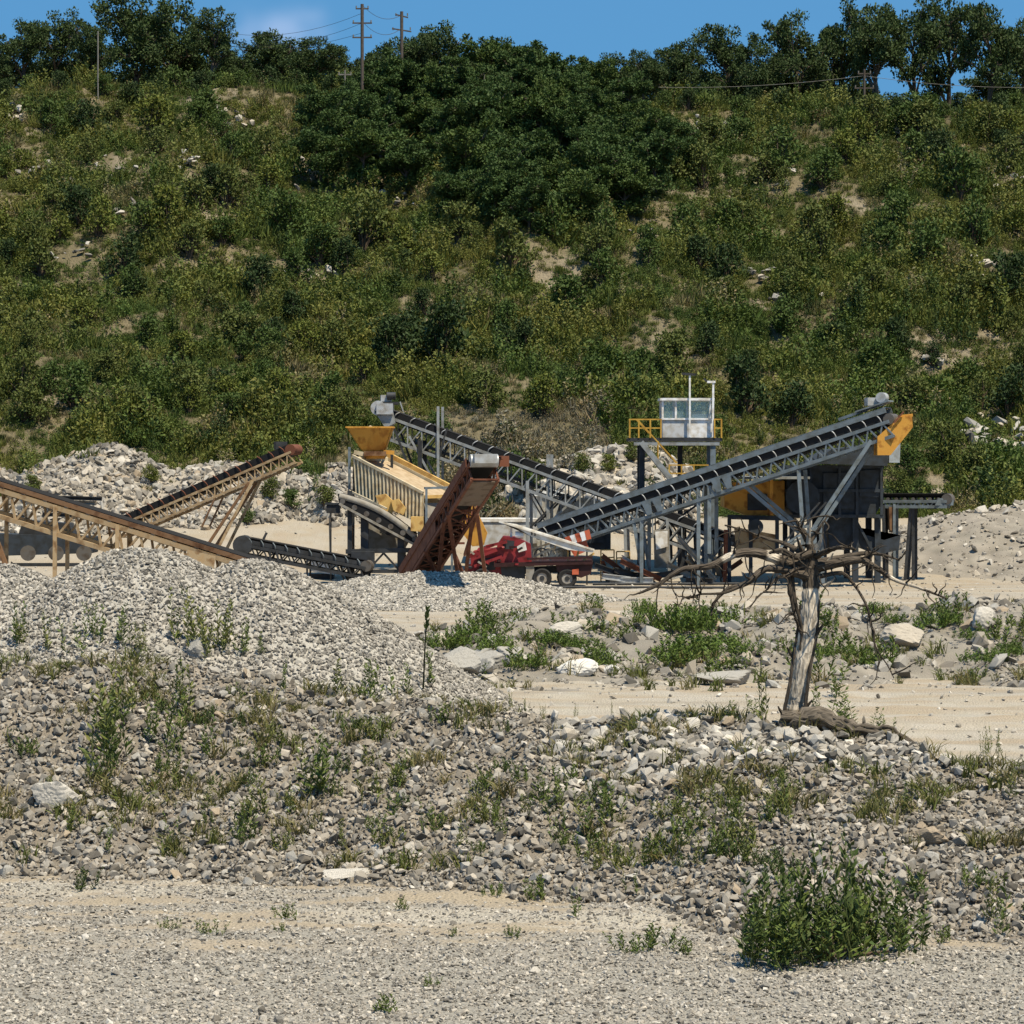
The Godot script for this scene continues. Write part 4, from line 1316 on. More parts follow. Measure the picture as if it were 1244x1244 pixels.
func build_big_conveyor() -> void:
	var A := at(662, 652, 129.0); var B := at(1084, 512, 123.5)
	var t := thing("inclined_conveyor", "long steel-grey covered conveyor rising to an orange discharge chute", "conveyor", gp(A))
	var fm: Material = M.steel_blue
	var c := conveyor(t, A, B, 1.1, 0.64, 26, fm, {"skirt": 0.38, "ribs": 24, "rib_mat": M.pale_steel, "cover": true, "gauge": 0.11})
	# gusset plates
	for f in [0.5, 0.53, 0.3, 0.33]:
		slab(t, "gusset", [on(A, B, f, c, 0.62, -0.02), on(A, B, f + 0.025, c, 0.62, -0.02), on(A, B, f + 0.02, c, 0.62, 0.58), on(A, B, f + 0.006, c, 0.62, 0.58)], c.n * 0.03, fm)
	for sd in [0.55, -0.55]:
		var side: Vector3 = c.n * sd
		for q in [[1062, 535, 993, 640], [974, 571, 979, 640], [906, 588, 974, 646], [853, 592, 853, 668], [866, 590, 866, 672], [784, 630, 784, 690], [775, 636, 784, 690]]:
			beam(t, "leg", at(q[0], q[1], 137.6 - 0.013 * q[0]) + side, at(q[2], q[3], 137.6 - 0.013 * q[0]) + side, 0.16, 0.16, fm)
		beam(t, "leg", at(993, 640, 123.8) + side, gp(at(996, 700, 123.8)) + side, 0.16, 0.16, fm)
		beam(t, "leg", at(979, 640, 124.9) + side, gp(at(979, 700, 124.9)) + side, 0.16, 0.16, fm)
		beam(t, "leg", at(853, 668, 126.5) + side, gp(at(853, 700, 126.5)) + side, 0.14, 0.14, fm)
		beam(t, "leg", at(784, 690, 127.4) + side, gp(at(784, 700, 127.4)) + side, 0.14, 0.14, fm)
		beam(t, "brace", at(993, 640, 122.6) + side, at(952, 664, 122.6) + side, 0.09, 0.09, fm)
		beam(t, "brace", at(952, 664, 122.6) + side, at(1000, 610, 122.6) + side, 0.07, 0.07, M.dark_steel)
	beam(t, "cross_member", at(979, 640, 122.6) + c.n * 0.6, at(979, 640, 122.6) - c.n * 0.6, 0.1, 0.1, fm)
	# drive on the head
	block(t, "motor", B + c.up * 1.05 - c.dir * 0.5, Vector3(0.7, 0.34, 0.45), M.pale_steel, 0.2)
	drum(t, "gearbox", B + c.up * 1.1 - c.dir * 0.1 + c.n * 0.3, B + c.up * 1.1 - c.dir * 0.1 - c.n * 0.3, 0.22, M.pale_steel)
	beam(t, "motor_mount", B + c.up * 0.85 - c.dir * 1.3, B + c.up * 0.85 + c.dir * 0.2, 1.0, 0.06, fm)
	beam(t, "arm", B + c.up * 0.8 - c.dir * 2.2, B + c.up * 0.82 - c.dir * 0.9, 0.12, 0.12, fm)
	# orange chute: a hood narrowing to a spout
	var d := 123.0
	var ch := slab(t, "chute", [at(1092, 507, d), at(1108, 505, d), at(1109, 519, d), at(1082, 553, d), at(1066, 553, d), at(1066, 531, d)], Vector3(0, 0, -1.3), M.yellow)
	slab(ch, "chute_lip", [at(1094, 504, d + 0.1), at(1109, 502.5, d + 0.1), at(1109, 506, d + 0.1), at(1094, 508, d + 0.1)], Vector3(0, 0, -1.4), M.yellow)
	beam(t, "chute_bar", at(1086, 514, d - 0.1), at(1098, 500, d - 0.1), 0.06, 0.06, M.rust)

func build_back_conveyor() -> void:
	var A := at(892, 660, 131.5); var B := at(472, 506, 134.0)
	var t := thing("feed_conveyor", "steel-grey lattice conveyor climbing left over the yellow hopper", "conveyor", gp(at(680, 690, 133)))
	var fm: Material = M.steel_grey
	var c := conveyor(t, A, B, 1.1, 0.95, 24, fm, {"skirt": 0.32, "ribs": 22, "rib_mat": M.pale_steel, "gauge": 0.10})
	drum(t, "drive_drum", at(460, 496, 133.5) + Vector3(0, 0, 0.7), at(460, 496, 133.5) - Vector3(0, 0, 0.7), 0.34, M.pale_steel)
	block(t, "head_guard", at(468, 497, 133.3), Vector3(0.75, 0.5, 1.3), M.pale_steel, 0.0)
	block(t, "motor", at(469, 484, 133.3), Vector3(0.5, 0.3, 0.5), M.pale_steel, 0.1)
	drum(t, "gearbox", at(462, 481, 133.0) + Vector3(0.3, 0, 0), at(462, 481, 133.0) + Vector3(0.7, 0, 0), 0.17, M.dark_steel)
	block(t, "motor_mount", at(472, 490, 133.3), Vector3(0.9, 0.12, 0.9), M.dark_steel)
	slab(t, "head_hood", [at(455, 500, 132.8), at(476, 492, 132.8), at(480, 514, 132.8), at(468, 520, 132.8)], Vector3(0, 0, -1.3), M.steel_grey)
	beam(t, "handrail", at(486, 488, 133.0), at(490, 500, 133.0), 0.06, 0.06, fm)
	for sd in [0.58, -0.58]:
		var side: Vector3 = c.n * sd
		beam(t, "post", at(535, 494, 133.6) + side, at(535, 584, 133.6) + side, 0.12, 0.12, fm)
		beam(t, "leg", at(535, 584, 133.6) + side, gp(at(535, 700, 133.6)) + side, 0.14, 0.14, M.dark_steel)
		beam(t, "leg", at(513, 535, 133.6) + side, gp(at(513, 700, 133.6)) + side, 0.2, 0.2, M.dark_steel)
		beam(t, "brace", at(482, 520, 133.6) + side, at(498, 565, 133.6) + side, 0.1, 0.1, M.dark_steel)
		beam(t, "brace", at(500, 530, 133.6) + side, at(526, 578, 133.6) + side, 0.1, 0.1, fm)
		beam(t, "brace", at(535, 560, 133.6) + side, at(546, 520, 133.6) + side, 0.1, 0.1, M.dark_steel)
		for u in [643, 668]:
			beam(t, "leg", at(u, 584 if u == 643 else 552, 133.0) + side, gp(at(u, 700, 133.0)) + side, 0.15, 0.15, fm)
		beam(t, "brace", at(706, 600, 133.0) + side, at(670, 634, 133.0) + side, 0.09, 0.09, fm)
		beam(t, "brace", at(647, 640, 133.0) + side, at(688, 600, 133.0) + side, 0.09, 0.09, M.dark_steel)
		beam(t, "brace", at(668, 640, 133.0) + side, at(645, 600, 133.0) + side, 0.07, 0.07, M.dark_steel)
		for u in [760, 812, 830, 845, 874]:
			beam(t, "leg", at(u, 612 + (u - 760) * 0.34, 132.0) + side, gp(at(u + 3, 700, 132.0)) + side, 0.13, 0.13, M.dark_steel if u % 4 else fm)
		beam(t, "brace", at(812, 632, 132.0) + side, at(845, 690, 132.0) + side, 0.08, 0.08, fm)
		beam(t, "brace", at(845, 640, 132.0) + side, at(812, 690, 132.0) + side, 0.08, 0.08, fm)
	# deck under the truss
	slab(t, "drip_tray", [at(500, 534, 133.4), at(700, 606, 133.0), at(700, 610, 133.0), at(500, 538, 133.4)], Vector3(0, 0, -1.0), M.dark_steel)

func build_tan_conveyors() -> void:
	# the lower one: falls from the left edge into the ground behind the mound
	var A := at(350, 702, 113.5); var B := at(-120, 556, 117.0)
	var t := thing("tan_conveyor", "dusty tan lattice conveyor sloping down from the left edge", "conveyor", gp(at(60, 700, 116)))
	var c := conveyor(t, A, B, 1.2, 1.0, 18, M.tan_paint, {"gauge": 0.14, "drum": M.roller})
	for f in [0.42, 0.58, 0.74, 0.9]:
		for sd in [0.68, -0.68]:
			beam(t, "leg", on(A, B, f, c, sd, -0.1), gp(on(A, B, f, c, sd, 0.0)), 0.15, 0.15, M.tan_paint)
	for sd in [0.64, -0.64]:
		slab(t, "side_board", [on(A, B, 0.0, c, sd, -0.16), on(A, B, 1.0, c, sd, -0.16), on(A, B, 1.0, c, sd, -0.34), on(A, B, 0.0, c, sd, -0.34)], c.n * 0.03, M.brown_paint)
	beam(t, "strut", at(-10, 640, 115), gp(at(22, 690, 115)), 0.18, 0.18, M.brown_paint)
	beam(t, "strut", at(-20, 660, 115), gp(at(14, 690, 115)), 0.18, 0.18, M.tan_paint)
	slab(t, "tail_guard", [at(228, 668, 113.2), at(262, 676, 113.2), at(258, 700, 113.2), at(222, 690, 113.2)], Vector3(0, 0, -0.05), M.tan_paint)
	# the second one rises to the right behind it
	A = at(146, 640, 129.0); B = at(358, 549, 127.0)
	t = thing("stacker_conveyor", "tan lattice stacker conveyor with black belt pointing up right", "conveyor", gp(at(250, 690, 128)))
	c = conveyor(t, A, B, 1.0, 0.5, 22, M.tan_paint, {"skirt": 0.34, "ribs": 16, "gauge": 0.08, "rib_mat": M.rust, "drum": M.rust})
	block(t, "motor", B + c.up * 0.5 - c.dir * 0.5, Vector3(0.5, 0.35, 0.5), M.dark_steel, 0.3)
	for sd in [0.5, -0.5]:
		beam(t, "leg", on(A, B, 0.74, c, sd, 0.5), gp(at(226, 690, 128.0)) + c.n * sd * 1.3, 0.12, 0.12, M.brown_paint)
		beam(t, "leg", on(A, B, 0.76, c, sd, 0.5), gp(at(248, 690, 127.5)) + c.n * sd * 1.3, 0.12, 0.12, M.tan_paint)
		beam(t, "brace", on(A, B, 0.55, c, sd, 0.5), at(250, 640, 128.0) + c.n * sd, 0.07, 0.07, M.brown_paint)
	beam(t, "brace", at(262, 632, 127.8), at(276, 630, 127.8), 0.07, 0.07, M.tan_paint)
	beam(t, "brace", at(240, 664, 127.8), at(256, 664, 127.8), 0.07, 0.07, M.tan_paint)

func build_small_conveyors() -> void:
	# dark feeder in front of the screen
	var A := at(300, 662, 126.5); var B := at(446, 690, 126.0)
	var t := thing("dark_conveyor", "low dark steel conveyor left of the screening box", "conveyor", gp(at(370, 700, 126)))
	var c := conveyor(t, A, B, 0.9, 0.42, 10, M.dark_steel, {"skirt": 0.26, "ribs": 10, "gauge": 0.1, "skirt_mat": M.dark_steel, "rib_mat": M.steel_blue})
	drum(t, "tail_guard", A + Vector3(-0.15, 0, 0.6), A + Vector3(-0.15, 0, -0.6), 0.42, M.dark_steel)
	beam(t, "motor_post", at(320, 655, 126.0), at(324, 647, 126.0), 0.1, 0.1, M.dark_steel)
	beam(t, "pole", at(401, 672, 126.0), at(400, 628, 126.0), 0.05, 0.05, M.dark_steel)
	for q in [[330, 668, 332, 0], [338, 668, 346, 0], [375, 678, 375, 0], [410, 684, 424, 0], [424, 686, 426, 0]]:
		for sd in [0.42, -0.42]:
			beam(t, "leg", at(q[0], q[1], 126.3) + c.n * sd, gp(at(q[2], 700, 126.3)) + c.n * sd, 0.08, 0.08, M.dark_steel)
	# short discharge conveyor at the right
	A = at(1060, 609, 131.0); B = at(1152, 609, 130.0)
	t = thing("discharge_conveyor", "short flat grey conveyor jutting right toward the earth tip", "conveyor", gp(at(1100, 690, 131)))
	c = conveyor(t, A, B, 0.9, 0.24, 9, M.steel_blue, {"gauge": 0.1})
	block(t, "motor", at(1132, 614, 130.2), Vector3(0.35, 0.3, 0.5), M.dark_steel)
	slab(t, "head_plate", [at(1140, 605, 129.6), at(1159, 607, 129.6), at(1158, 614, 129.6), at(1136, 614, 129.6)], Vector3(0, 0, -0.9), M.steel_blue)
	for sd in [0.4, -0.4]:
		for q in [[1088, 612, 1088], [1111, 613, 1111], [1108, 614, 1101], [1075, 614, 1076]]:
			beam(t, "leg", at(q[0], q[1], 130.6) + c.n * sd, gp(at(q[2], 690, 130.6)) + c.n * sd, 0.12, 0.12, M.dark_steel if q[0] != 1088 else M.steel_blue)
	slab(t, "skirt_plate", [at(1080, 616, 130.2), at(1086, 616, 130.2), at(1088, 646, 130.2), at(1081, 644, 130.2)], Vector3(0, 0, -0.7), M.brown_paint)

func build_rusty_conveyor() -> void:
	var A := at(500, 702, 123.0); var B := at(588, 563, 107.5)
	var t := thing("rusty_conveyor", "rusty red conveyor rising steeply toward the low gravel heap", "conveyor", gp(A))
	var c := conveyor(t, A, B, 1.0, 0.62, 16, M.rust, {"gauge": 0.11, "drum": M.pale_steel})
	for sd in [0.56, -0.56]:
		slab(t, "side_board", [on(A, B, 0.02, c, sd, 0.0), on(A, B, 0.97, c, sd, 0.0), on(A, B, 0.97, c, sd, -0.36), on(A, B, 0.02, c, sd, -0.36)], c.n * sd * 0.06, M.rust)
		slab(t, "wear_plate", [on(A, B, 0.1, c, sd * 0.98, 0.1), on(A, B, 0.55, c, sd * 0.98, 0.1), on(A, B, 0.55, c, sd * 0.98, 0.52), on(A, B, 0.1, c, sd * 0.98, 0.52)], c.n * sd * 0.03, M.rust)
		beam(t, "leg", on(A, B, 0.72, c, sd, 0.6), gp(at(574, 700, 117.0)) + c.n * sd, 0.14, 0.14, M.rust)
		beam(t, "leg", on(A, B, 0.66, c, sd, 0.6), gp(at(548, 700, 119.0)) + c.n * sd, 0.14, 0.14, M.rust)
		beam(t, "leg", on(A, B, 0.4, c, sd, 0.6), gp(at(552, 700, 119.0)) + c.n * sd, 0.12, 0.12, M.rust)
		beam(t, "brace", on(A, B, 0.72, c, sd, 0.6), gp(at(548, 690, 119.0)) + c.n * sd + Vector3(0, 1.2, 0), 0.09, 0.09, M.rust)
	beam(t, "brace", at(548, 660, 119.0) + c.n * 0.56, at(548, 660, 119.0) - c.n * 0.56, 0.09, 0.09, M.rust)
	for k in 9:
		var f := 0.1 + 0.075 * k
		beam(t, "lacing", on(A, B, f, c, 0.5, 0.64), on(A, B, f + 0.075, c, -0.5, 0.64), 0.07, 0.05, M.rust)
		beam(t, "lacing", on(A, B, f, c, -0.5, 0.64), on(A, B, f + 0.075, c, 0.5, 0.64), 0.07, 0.05, M.rust)
	slab(t, "pan", [on(A, B, 0.8, c, 0.5, 0.64), on(A, B, 0.99, c, 0.5, 0.64), on(A, B, 0.99, c, -0.5, 0.64), on(A, B, 0.8, c, -0.5, 0.64)], -c.up * 0.03, M.rust_dust)
	block(t, "head_plate", B + c.up * 0.12 + c.dir * 0.22, Vector3(0.86, 0.34, 0.36), M.pale_steel, 0.25)
	block(t, "motor", B + c.up * 0.3 - c.dir * 0.7 - c.n * 0.75, Vector3(0.5, 0.4, 0.55), M.rust, 0.5)
	beam(t, "belt_tensioner", B + c.up * 0.5 - c.dir * 1.4 - c.n * 0.6, B + c.up * 0.2 + c.dir * 0.1 - c.n * 0.7, 0.1, 0.1, M.rust)

func build_screen() -> void:
	var TL := at(429, 555, 129.0); var TR := at(515, 600, 127.2)
	var W := Vector3(1.4, 0.0, -2.5)
	var axis := (TR - TL)
	var face := W.normalized()
	var t := thing("screening_plant", "cream ribbed screening box with yellow chutes on dark steel legs", "screening plant", gp(at(465, 700, 128)))
	var dn0 := Vector3(0.1, -1.7, 0.0); var dn1 := Vector3(-0.05, -1.35, 0.0)
	var near := slab(t, "side_panel", [TL, TR, TR + dn1, TL + dn0], face * 0.05, M.cream)
	slab(t, "side_panel", [TL + W, TR + W, TR + W + dn1, TL + W + dn0], face * 0.05, M.cream)
	for k in 19:
		var f := (k + 0.5) / 19.0
		var p: Vector3 = TL.lerp(TR, f) - face * 0.055
		beam(near, "rib", p - Vector3(0, 0.04, 0), p + dn0.lerp(dn1, f) * 0.98, 0.08, 0.08, M.cream)
	slab(t, "deck", [TL + axis * 0.02 + W * 0.04 + Vector3(0, -0.14, 0), TR + W * 0.04 + Vector3(0, -0.14, 0), TR + W * 0.97 + Vector3(0, -0.14, 0), TL + axis * 0.02 + W * 0.97 + Vector3(0, -0.14, 0)], Vector3(0, -0.04, 0), M.sand_deck)
	slab(t, "back_panel", [TL, TL + W, TL + W + dn0, TL + dn0], axis.normalized() * 0.05, M.cream)
	beam(t, "top_rail", TL - face * 0.06 + Vector3(0, 0.05, 0), TR - face * 0.06 + Vector3(0, 0.05, 0), 0.12, 0.12, M.cream)
	beam(t, "top_rail", TL + W + face * 0.08 + Vector3(0, 0.1, 0), TR + W * 1.05 + axis * 0.14 + Vector3(0, 0.08, 0), 0.16, 0.24, M.yellow_pale)
	beam(t, "end_rail", TR + axis * 0.02 + Vector3(0, -0.1, 0), TR + W + axis * 0.12 + Vector3(0, 0.1, 0), 0.14, 0.14, M.yellow_pale)
	slab(t, "discharge_lip", [TR + dn1 * 0.3, TR + W + dn1 * 0.3, TR + W + axis * 0.1 + dn1, TR + axis * 0.1 + dn1], Vector3(0.03, -0.04, 0.02), M.grey_dust)
	# steel end frame
	beam(t, "end_post", at(518, 592, 126.0), at(518, 648, 126.0), 0.1, 0.1, M.steel_blue)
	beam(t, "end_post", at(549, 592, 127.2), gp(at(549, 692, 127.2)), 0.1, 0.1, M.steel_blue)
	beam(t, "end_beam", at(516, 593, 126.0), at(551, 592, 127.2), 0.1, 0.1, M.steel_blue)
	beam(t, "corner_post", at(424.5, 543, 129.8), at(424.5, 604, 129.8), 0.12, 0.12, M.steel_blue)
	beam(t, "corner_post", at(430, 550, 130.4), at(430, 600, 130.4), 0.1, 0.1, M.dark_steel)
	# yellow hopper: flared on four sides
	var ho := Node3D.new()
	ho.name = "hopper"
	t.add_child(ho)
	var c0 := at(450, 520, 130.4); var c1 := at(454, 548, 130.4)
	var r0 := Vector3(1.03, 0, 0.9); var r1 := Vector3(0.52, 0, 0.5)
	var q0 := [c0 + Vector3(-r0.x, 0, r0.z), c0 + Vector3(r0.x, 0, r0.z), c0 + Vector3(r0.x, 0, -r0.z), c0 + Vector3(-r0.x, 0, -r0.z)]
	var q1 := [c1 + Vector3(-r1.x, 0, r1.z), c1 + Vector3(r1.x, 0, r1.z), c1 + Vector3(r1.x, 0, -r1.z), c1 + Vector3(-r1.x, 0, -r1.z)]
	for k in 4:
		var j := (k + 1) % 4
		var inward: Vector3 = (c0 - (q0[k] + q0[j]) * 0.5).normalized() * 0.05
		slab(ho, "wall", [q0[k], q0[j], q1[j], q1[k]], inward, M.yellow)
		beam(ho, "rim", q0[k] + Vector3(0, 0.03, 0), q0[j] + Vector3(0, 0.03, 0), 0.08, 0.07, M.yellow)
	var hp := MB.new()
	for k in 40:
		var an := TAU * k / 40.0; var an2 := TAU * (k + 1) / 40.0
		var o2 := origin_of(ho)
		hp.tri(c0 - o2 + Vector3(0, 0.12, 0), c0 - o2 + Vector3(cos(an2) * 0.85, -0.3, sin(an2) * 0.75), c0 - o2 + Vector3(cos(an) * 0.85, -0.3, sin(an) * 0.75))
	put(hp.mesh(), "gravel_load", M.sand_deck, ho)
	drum(ho, "throat", at(455, 553, 130.0) + Vector3(0, 0.16, 0), at(455, 553, 130.0) - Vector3(0, 0.16, 0), 0.48, M.yellow)
	block(ho, "feeder", at(456, 551, 129.8), Vector3(1.0, 0.2, 0.9), M.brown_paint)
	beam(ho, "bracket", at(466, 549, 129.6), at(479, 550, 129.6), 0.2, 0.18, M.yellow)
	beam(ho, "bracket", at(430, 549, 129.6), at(442, 552, 129.6), 0.2, 0.18, M.cream)
	for q in [[434, 549], [476, 549]]:
		beam(t, "hopper_leg", at(q[0], q[1], 130.4), at(q[0], 600, 130.4), 0.12, 0.12, M.dark_steel)
	# yellow chutes and guards under the box
	slab(t, "chute", [at(456, 602, 127.2), at(468, 600, 127.2), at(481, 612, 127.2), at(476, 624, 127.2), at(464, 620, 127.2)], Vector3(0, 0, -0.6), M.yellow_pale)
	slab(t, "chute", [at(475, 608, 126.9), at(484, 606, 126.9), at(493, 618, 126.9), at(490, 626, 126.9), at(478, 620, 126.9)], Vector3(0, 0, -0.6), M.yellow_pale)
	slab(t, "spring_box", [at(499, 628, 125.9), at(514, 628, 125.9), at(514, 646, 125.9), at(499, 645, 125.9)], Vector3(0, 0, -1.2), M.yellow_pale)
	slab(t, "spring_box", [at(424, 645, 127.6), at(428, 640, 127.6), at(428, 672, 127.6), at(422, 672, 127.6)], Vector3(0, 0, -0.8), M.brown_paint)
	slab(t, "discharge_chute", [at(560, 600, 127.2), at(572, 606, 127.2), at(592, 648, 127.2), at(588, 662, 127.2), at(574, 664, 127.2), at(556, 640, 127.2)], Vector3(0, 0, -1.0), M.yellow)
	beam(t, "guard_rail", at(424, 596, 128.0), at(470, 618, 127.0), 0.08, 0.08, M.cream)
	# curved dark under-belt
	for z in [0.0, -0.9]:
		var mb := MB.new()
		var o3 := origin_of(t)
		var pts := []; var rs := []
		for k in 9:
			var f := k / 8.0
			pts.append(at(412 + 92 * f, 603 + 52 * f - 10.0 * sin(f * PI * 0.9), 127.0) + Vector3(0, 0, z) - o3)
			rs.append(0.16)
		mb.tube(pts, rs, 8, [Color.WHITE])
		put(mb.mesh(), "belt_edge", M.grey_dust if z == 0.0 else M.dark_steel, t)
	slab(t, "under_belt", [at(410, 600, 126.9), at(450, 612, 126.9), at(505, 646, 126.9), at(508, 662, 126.9), at(470, 650, 126.9), at(412, 612, 126.9)], Vector3(0, 0, -0.9), M.belt)
	beam(t, "belt_frame", at(412, 612, 126.7), at(508, 664, 126.7), 0.1, 0.1, M.grey_dust)
	for k in 7:
		var f := k / 6.0
		drum(t, "idler", at(416 + 88 * f, 609 + 46 * f, 126.8), at(416 + 88 * f, 609 + 46 * f, 127.8), 0.12, M.roller)
	# pan added to make the recess under the box read shaded; legs, bracing
	slab(t, "added_recess_pan", [at(434, 618, 128.4), at(500, 652, 128.4), at(488, 672, 128.4), at(448, 670, 128.4)], Vector3(0, 0, -1.6), M.grey_dust)
	for q in [[425, 596, 0.2], [443, 612, 0.34], [487, 650, 0.3], [515, 640, 0.18]]:
		for z in [0.0, -1.9]:
			beam(t, "leg", at(q[0], q[1], 127.2) + Vector3(0, 0, z), gp(at(q[0], 702, 127.2) + Vector3(0, 0, z)), q[2], 0.3, M.dark_steel)
	beam(t, "girder", at(420, 670, 127.0), at(512, 668, 127.0), 0.2, 0.2, M.dark_steel)
	beam(t, "girder", at(440, 694, 127.0), at(520, 694, 127.0), 0.12, 0.16, M.dark_steel)
	beam(t, "brace", at(446, 694, 127.0), at(466, 672, 127.0), 0.09, 0.09, M.dark_steel)
	beam(t, "brace", at(466, 672, 127.0), at(486, 694, 127.0), 0.09, 0.09, M.dark_steel)
	block(t, "hydraulic_box", at(441, 678, 126.6), Vector3(1.0, 0.6, 0.6), M.dark_steel)

func build_tower() -> void:
	var d := 134.0
	var t := thing("control_tower", "steel tower with yellow railings under the white control cab", "tower", gp(at(820, 690, d)))
	var py := at(0, 532, d).y
	var depth := 2.7
	slab(t, "platform", [at(764, 532, d - 1.2), at(877, 532, d - 1.2), at(877, 536, d - 1.2), at(764, 536, d - 1.2)], Vector3(0, 0, -depth), M.dark_steel)
	for u in [780, 866]:
		for z in [0.0, -2.3]:
			beam(t, "leg", at(u, 537, d - 1.0) + Vector3(0, 0, z), gp(at(u, 700, d - 1.0) + Vector3(0, 0, z)), 0.24, 0.24, M.dark_steel if u == 780 else M.steel_blue)
	beam(t, "leg", at(826, 537, d + 1.0), gp(at(826, 700, d + 1.0)), 0.22, 0.22, M.dark_steel)
	beam(t, "girder", at(770, 539, d - 1.1), at(874, 539, d - 1.1), 0.16, 0.16, M.steel_grey)
	beam(t, "brace", at(780, 620, d - 1.0), at(866, 660, d - 1.0), 0.1, 0.1, M.dark_steel)
	beam(t, "brace", at(866, 600, d + 1.2), at(780, 660, d + 1.2), 0.1, 0.1, M.dark_steel)
	# railings
	var posts := [[765, -1.2], [776, -1.2], [790, -1.2], [803, -1.2], [876.5, -1.2], [765, 1.4], [790, 1.4], [876.5, 1.4], [868, -1.2]]
	for q in posts:
		beam(t, "railing_post", at(q[0], 532, d + q[1]), at(q[0], 509, d + q[1]), 0.07, 0.07, M.rail_yellow)
	for v in [509.5, 520.0]:
		beam(t, "rail", at(765, v, d - 1.2), at(803, v, d - 1.2), 0.06, 0.06, M.rail_yellow)
		beam(t, "rail", at(868, v, d - 1.2), at(876.5, v, d - 1.2), 0.06, 0.06, M.rail_yellow)
		beam(t, "rail", at(765, v, d + 1.4), at(876.5, v, d + 1.4), 0.06, 0.06, M.rail_yellow)
		beam(t, "rail", at(765, v, d - 1.2), at(765, v, d + 1.4), 0.06, 0.06, M.rail_yellow)
		beam(t, "rail", at(876.5, v, d - 1.2), at(876.5, v, d + 1.4), 0.06, 0.06, M.rail_yellow)
	# stair
	var s0 := at(779, 537, d - 1.7); var s1 := at(820, 588, d - 1.7)
	for z in [0.0, -0.8]:
		beam(t, "stringer", s0 + Vector3(0, 0, z), s1 + Vector3(0, 0, z), 0.08, 0.24, M.steel_grey)
		beam(t, "handrail", s0 + Vector3(-0.2, 1.05, z), s1 + Vector3(0.1, 0.95, z), 0.06, 0.06, M.rail_yellow)
		beam(t, "handrail_post", s0.lerp(s1, 0.5) + Vector3(0, 0, z), s0.lerp(s1, 0.5) + Vector3(0, 1.0, z), 0.05, 0.05, M.rail_yellow)
	for k in 10:
		var p := s0.lerp(s1, (k + 0.5) / 10.0)
		block(t, "tread", p + Vector3(0, 0.02, -0.4), Vector3(0.24, 0.04, 0.76), M.steel_grey)
	slab(t, "landing", [at(812, 586, d - 1.7), at(862, 586, d - 1.7), at(862, 589, d - 1.7), at(812, 589, d - 1.7)], Vector3(0, 0, -1.4), M.dark_steel)
	for u in [813, 828, 843, 860]:
		beam(t, "railing_post", at(u, 586, d - 1.7), at(u, 564, d - 1.7), 0.06, 0.06, M.rail_yellow)
	for v in [565.0, 575.0]:
		beam(t, "rail", at(813, v, d - 1.7), at(860, v, d - 1.7), 0.06, 0.06, M.rail_yellow)
	beam(t, "landing_leg", at(815, 588, d - 1.6), gp(at(815, 700, d - 1.6)), 0.14, 0.14, M.dark_steel)
	beam(t, "landing_leg", at(858, 588, d - 1.6), gp(at(858, 700, d - 1.6)), 0.14, 0.14, M.dark_steel)
	# cab
	var cb := thing("control_cab", "small white glazed control cab on the steel tower", "cab", Vector3(at(835, 531.5, d).x, py, -d))
	var zf := d - 0.95
	var back := Vector3(0, 0, -1.9)
	slab(cb, "wall_panel", [at(805, 509, zf), at(837, 509, zf), at(837, 531.5, zf), at(805, 531.5, zf)], Vector3(0, 0, -0.06), M.cab_grey)
	slab(cb, "wall_panel", [at(838, 509, zf), at(866, 509, zf), at(866, 531.5, zf), at(838, 531.5, zf)], Vector3(0, 0, -0.06), M.cab_white)
	slab(cb, "wall_panel", [at(805, 509, zf) + back, at(866, 509, zf) + back, at(866, 531.5, zf) + back, at(805, 531.5, zf) + back], Vector3(0, 0, -0.06), M.cab_white)
	for u in [805.0, 865.0]:
		slab(cb, "side_wall", [at(u, 509, zf) + Vector3(0, 0, -0.07), at(u, 509, zf) + back * 0.99, at(u, 531.5, zf) + back * 0.99, at(u, 531.5, zf) + Vector3(0, 0, -0.07)], Vector3(0.05, 0, 0), M.cab_white)
	for u in [805.0, 821.0, 838.0, 866.0]:
		for z in [0.0, -1.9]:
			beam(cb, "frame_post", at(u, 509, zf) + Vector3(0, 0, z), at(u, 486, zf) + Vector3(0, 0, z), 0.09, 0.09, M.cab_white)
	for z in [0.0, -1.9]:
		beam(cb, "sill", at(803, 509, zf) + Vector3(0, 0, z), at(867, 509, zf) + Vector3(0, 0, z), 0.12, 0.08, M.cab_white)
	slab(cb, "roof", [at(802, 483.5, zf - 0.15), at(868, 483.5, zf - 0.15), at(868, 486.5, zf - 0.15), at(802, 486.5, zf - 0.15)], Vector3(0, 0, -2.2), M.cab_white)
	for q in [[806.5, 820.0], [822.0, 837.0], [839.5, 865.0]]:
		for z in [-0.02, -1.92]:
			slab(cb, "window_pane", [at(q[0], 487, zf) + Vector3(0, 0, z), at(q[1], 487, zf) + Vector3(0, 0, z), at(q[1], 508, zf) + Vector3(0, 0, z), at(q[0], 508, zf) + Vector3(0, 0, z)], Vector3(0, 0, -0.015), M.glass)
	block(cb, "control_desk", at(851, 507, d - 0.2), Vector3(0.8, 0.3, 0.5), M.cab_grey)
	block(cb, "operator_seat", at(846, 503, d + 0.2), Vector3(0.5, 0.3, 0.4), M.dark_steel)
	beam(cb, "lamp_pole", at(838, 531, zf - 0.2), at(838, 456, zf - 0.2), 0.08, 0.08, M.cab_white)
	beam(cb, "lamp_arm", at(828, 454, zf - 0.2), at(845, 455, zf - 0.2), 0.16, 0.1, M.dark_steel)
	beam(cb, "lamp_pole", at(866, 531, zf - 0.2), at(866.5, 463, zf - 0.2), 0.09, 0.09, M.cab_white)
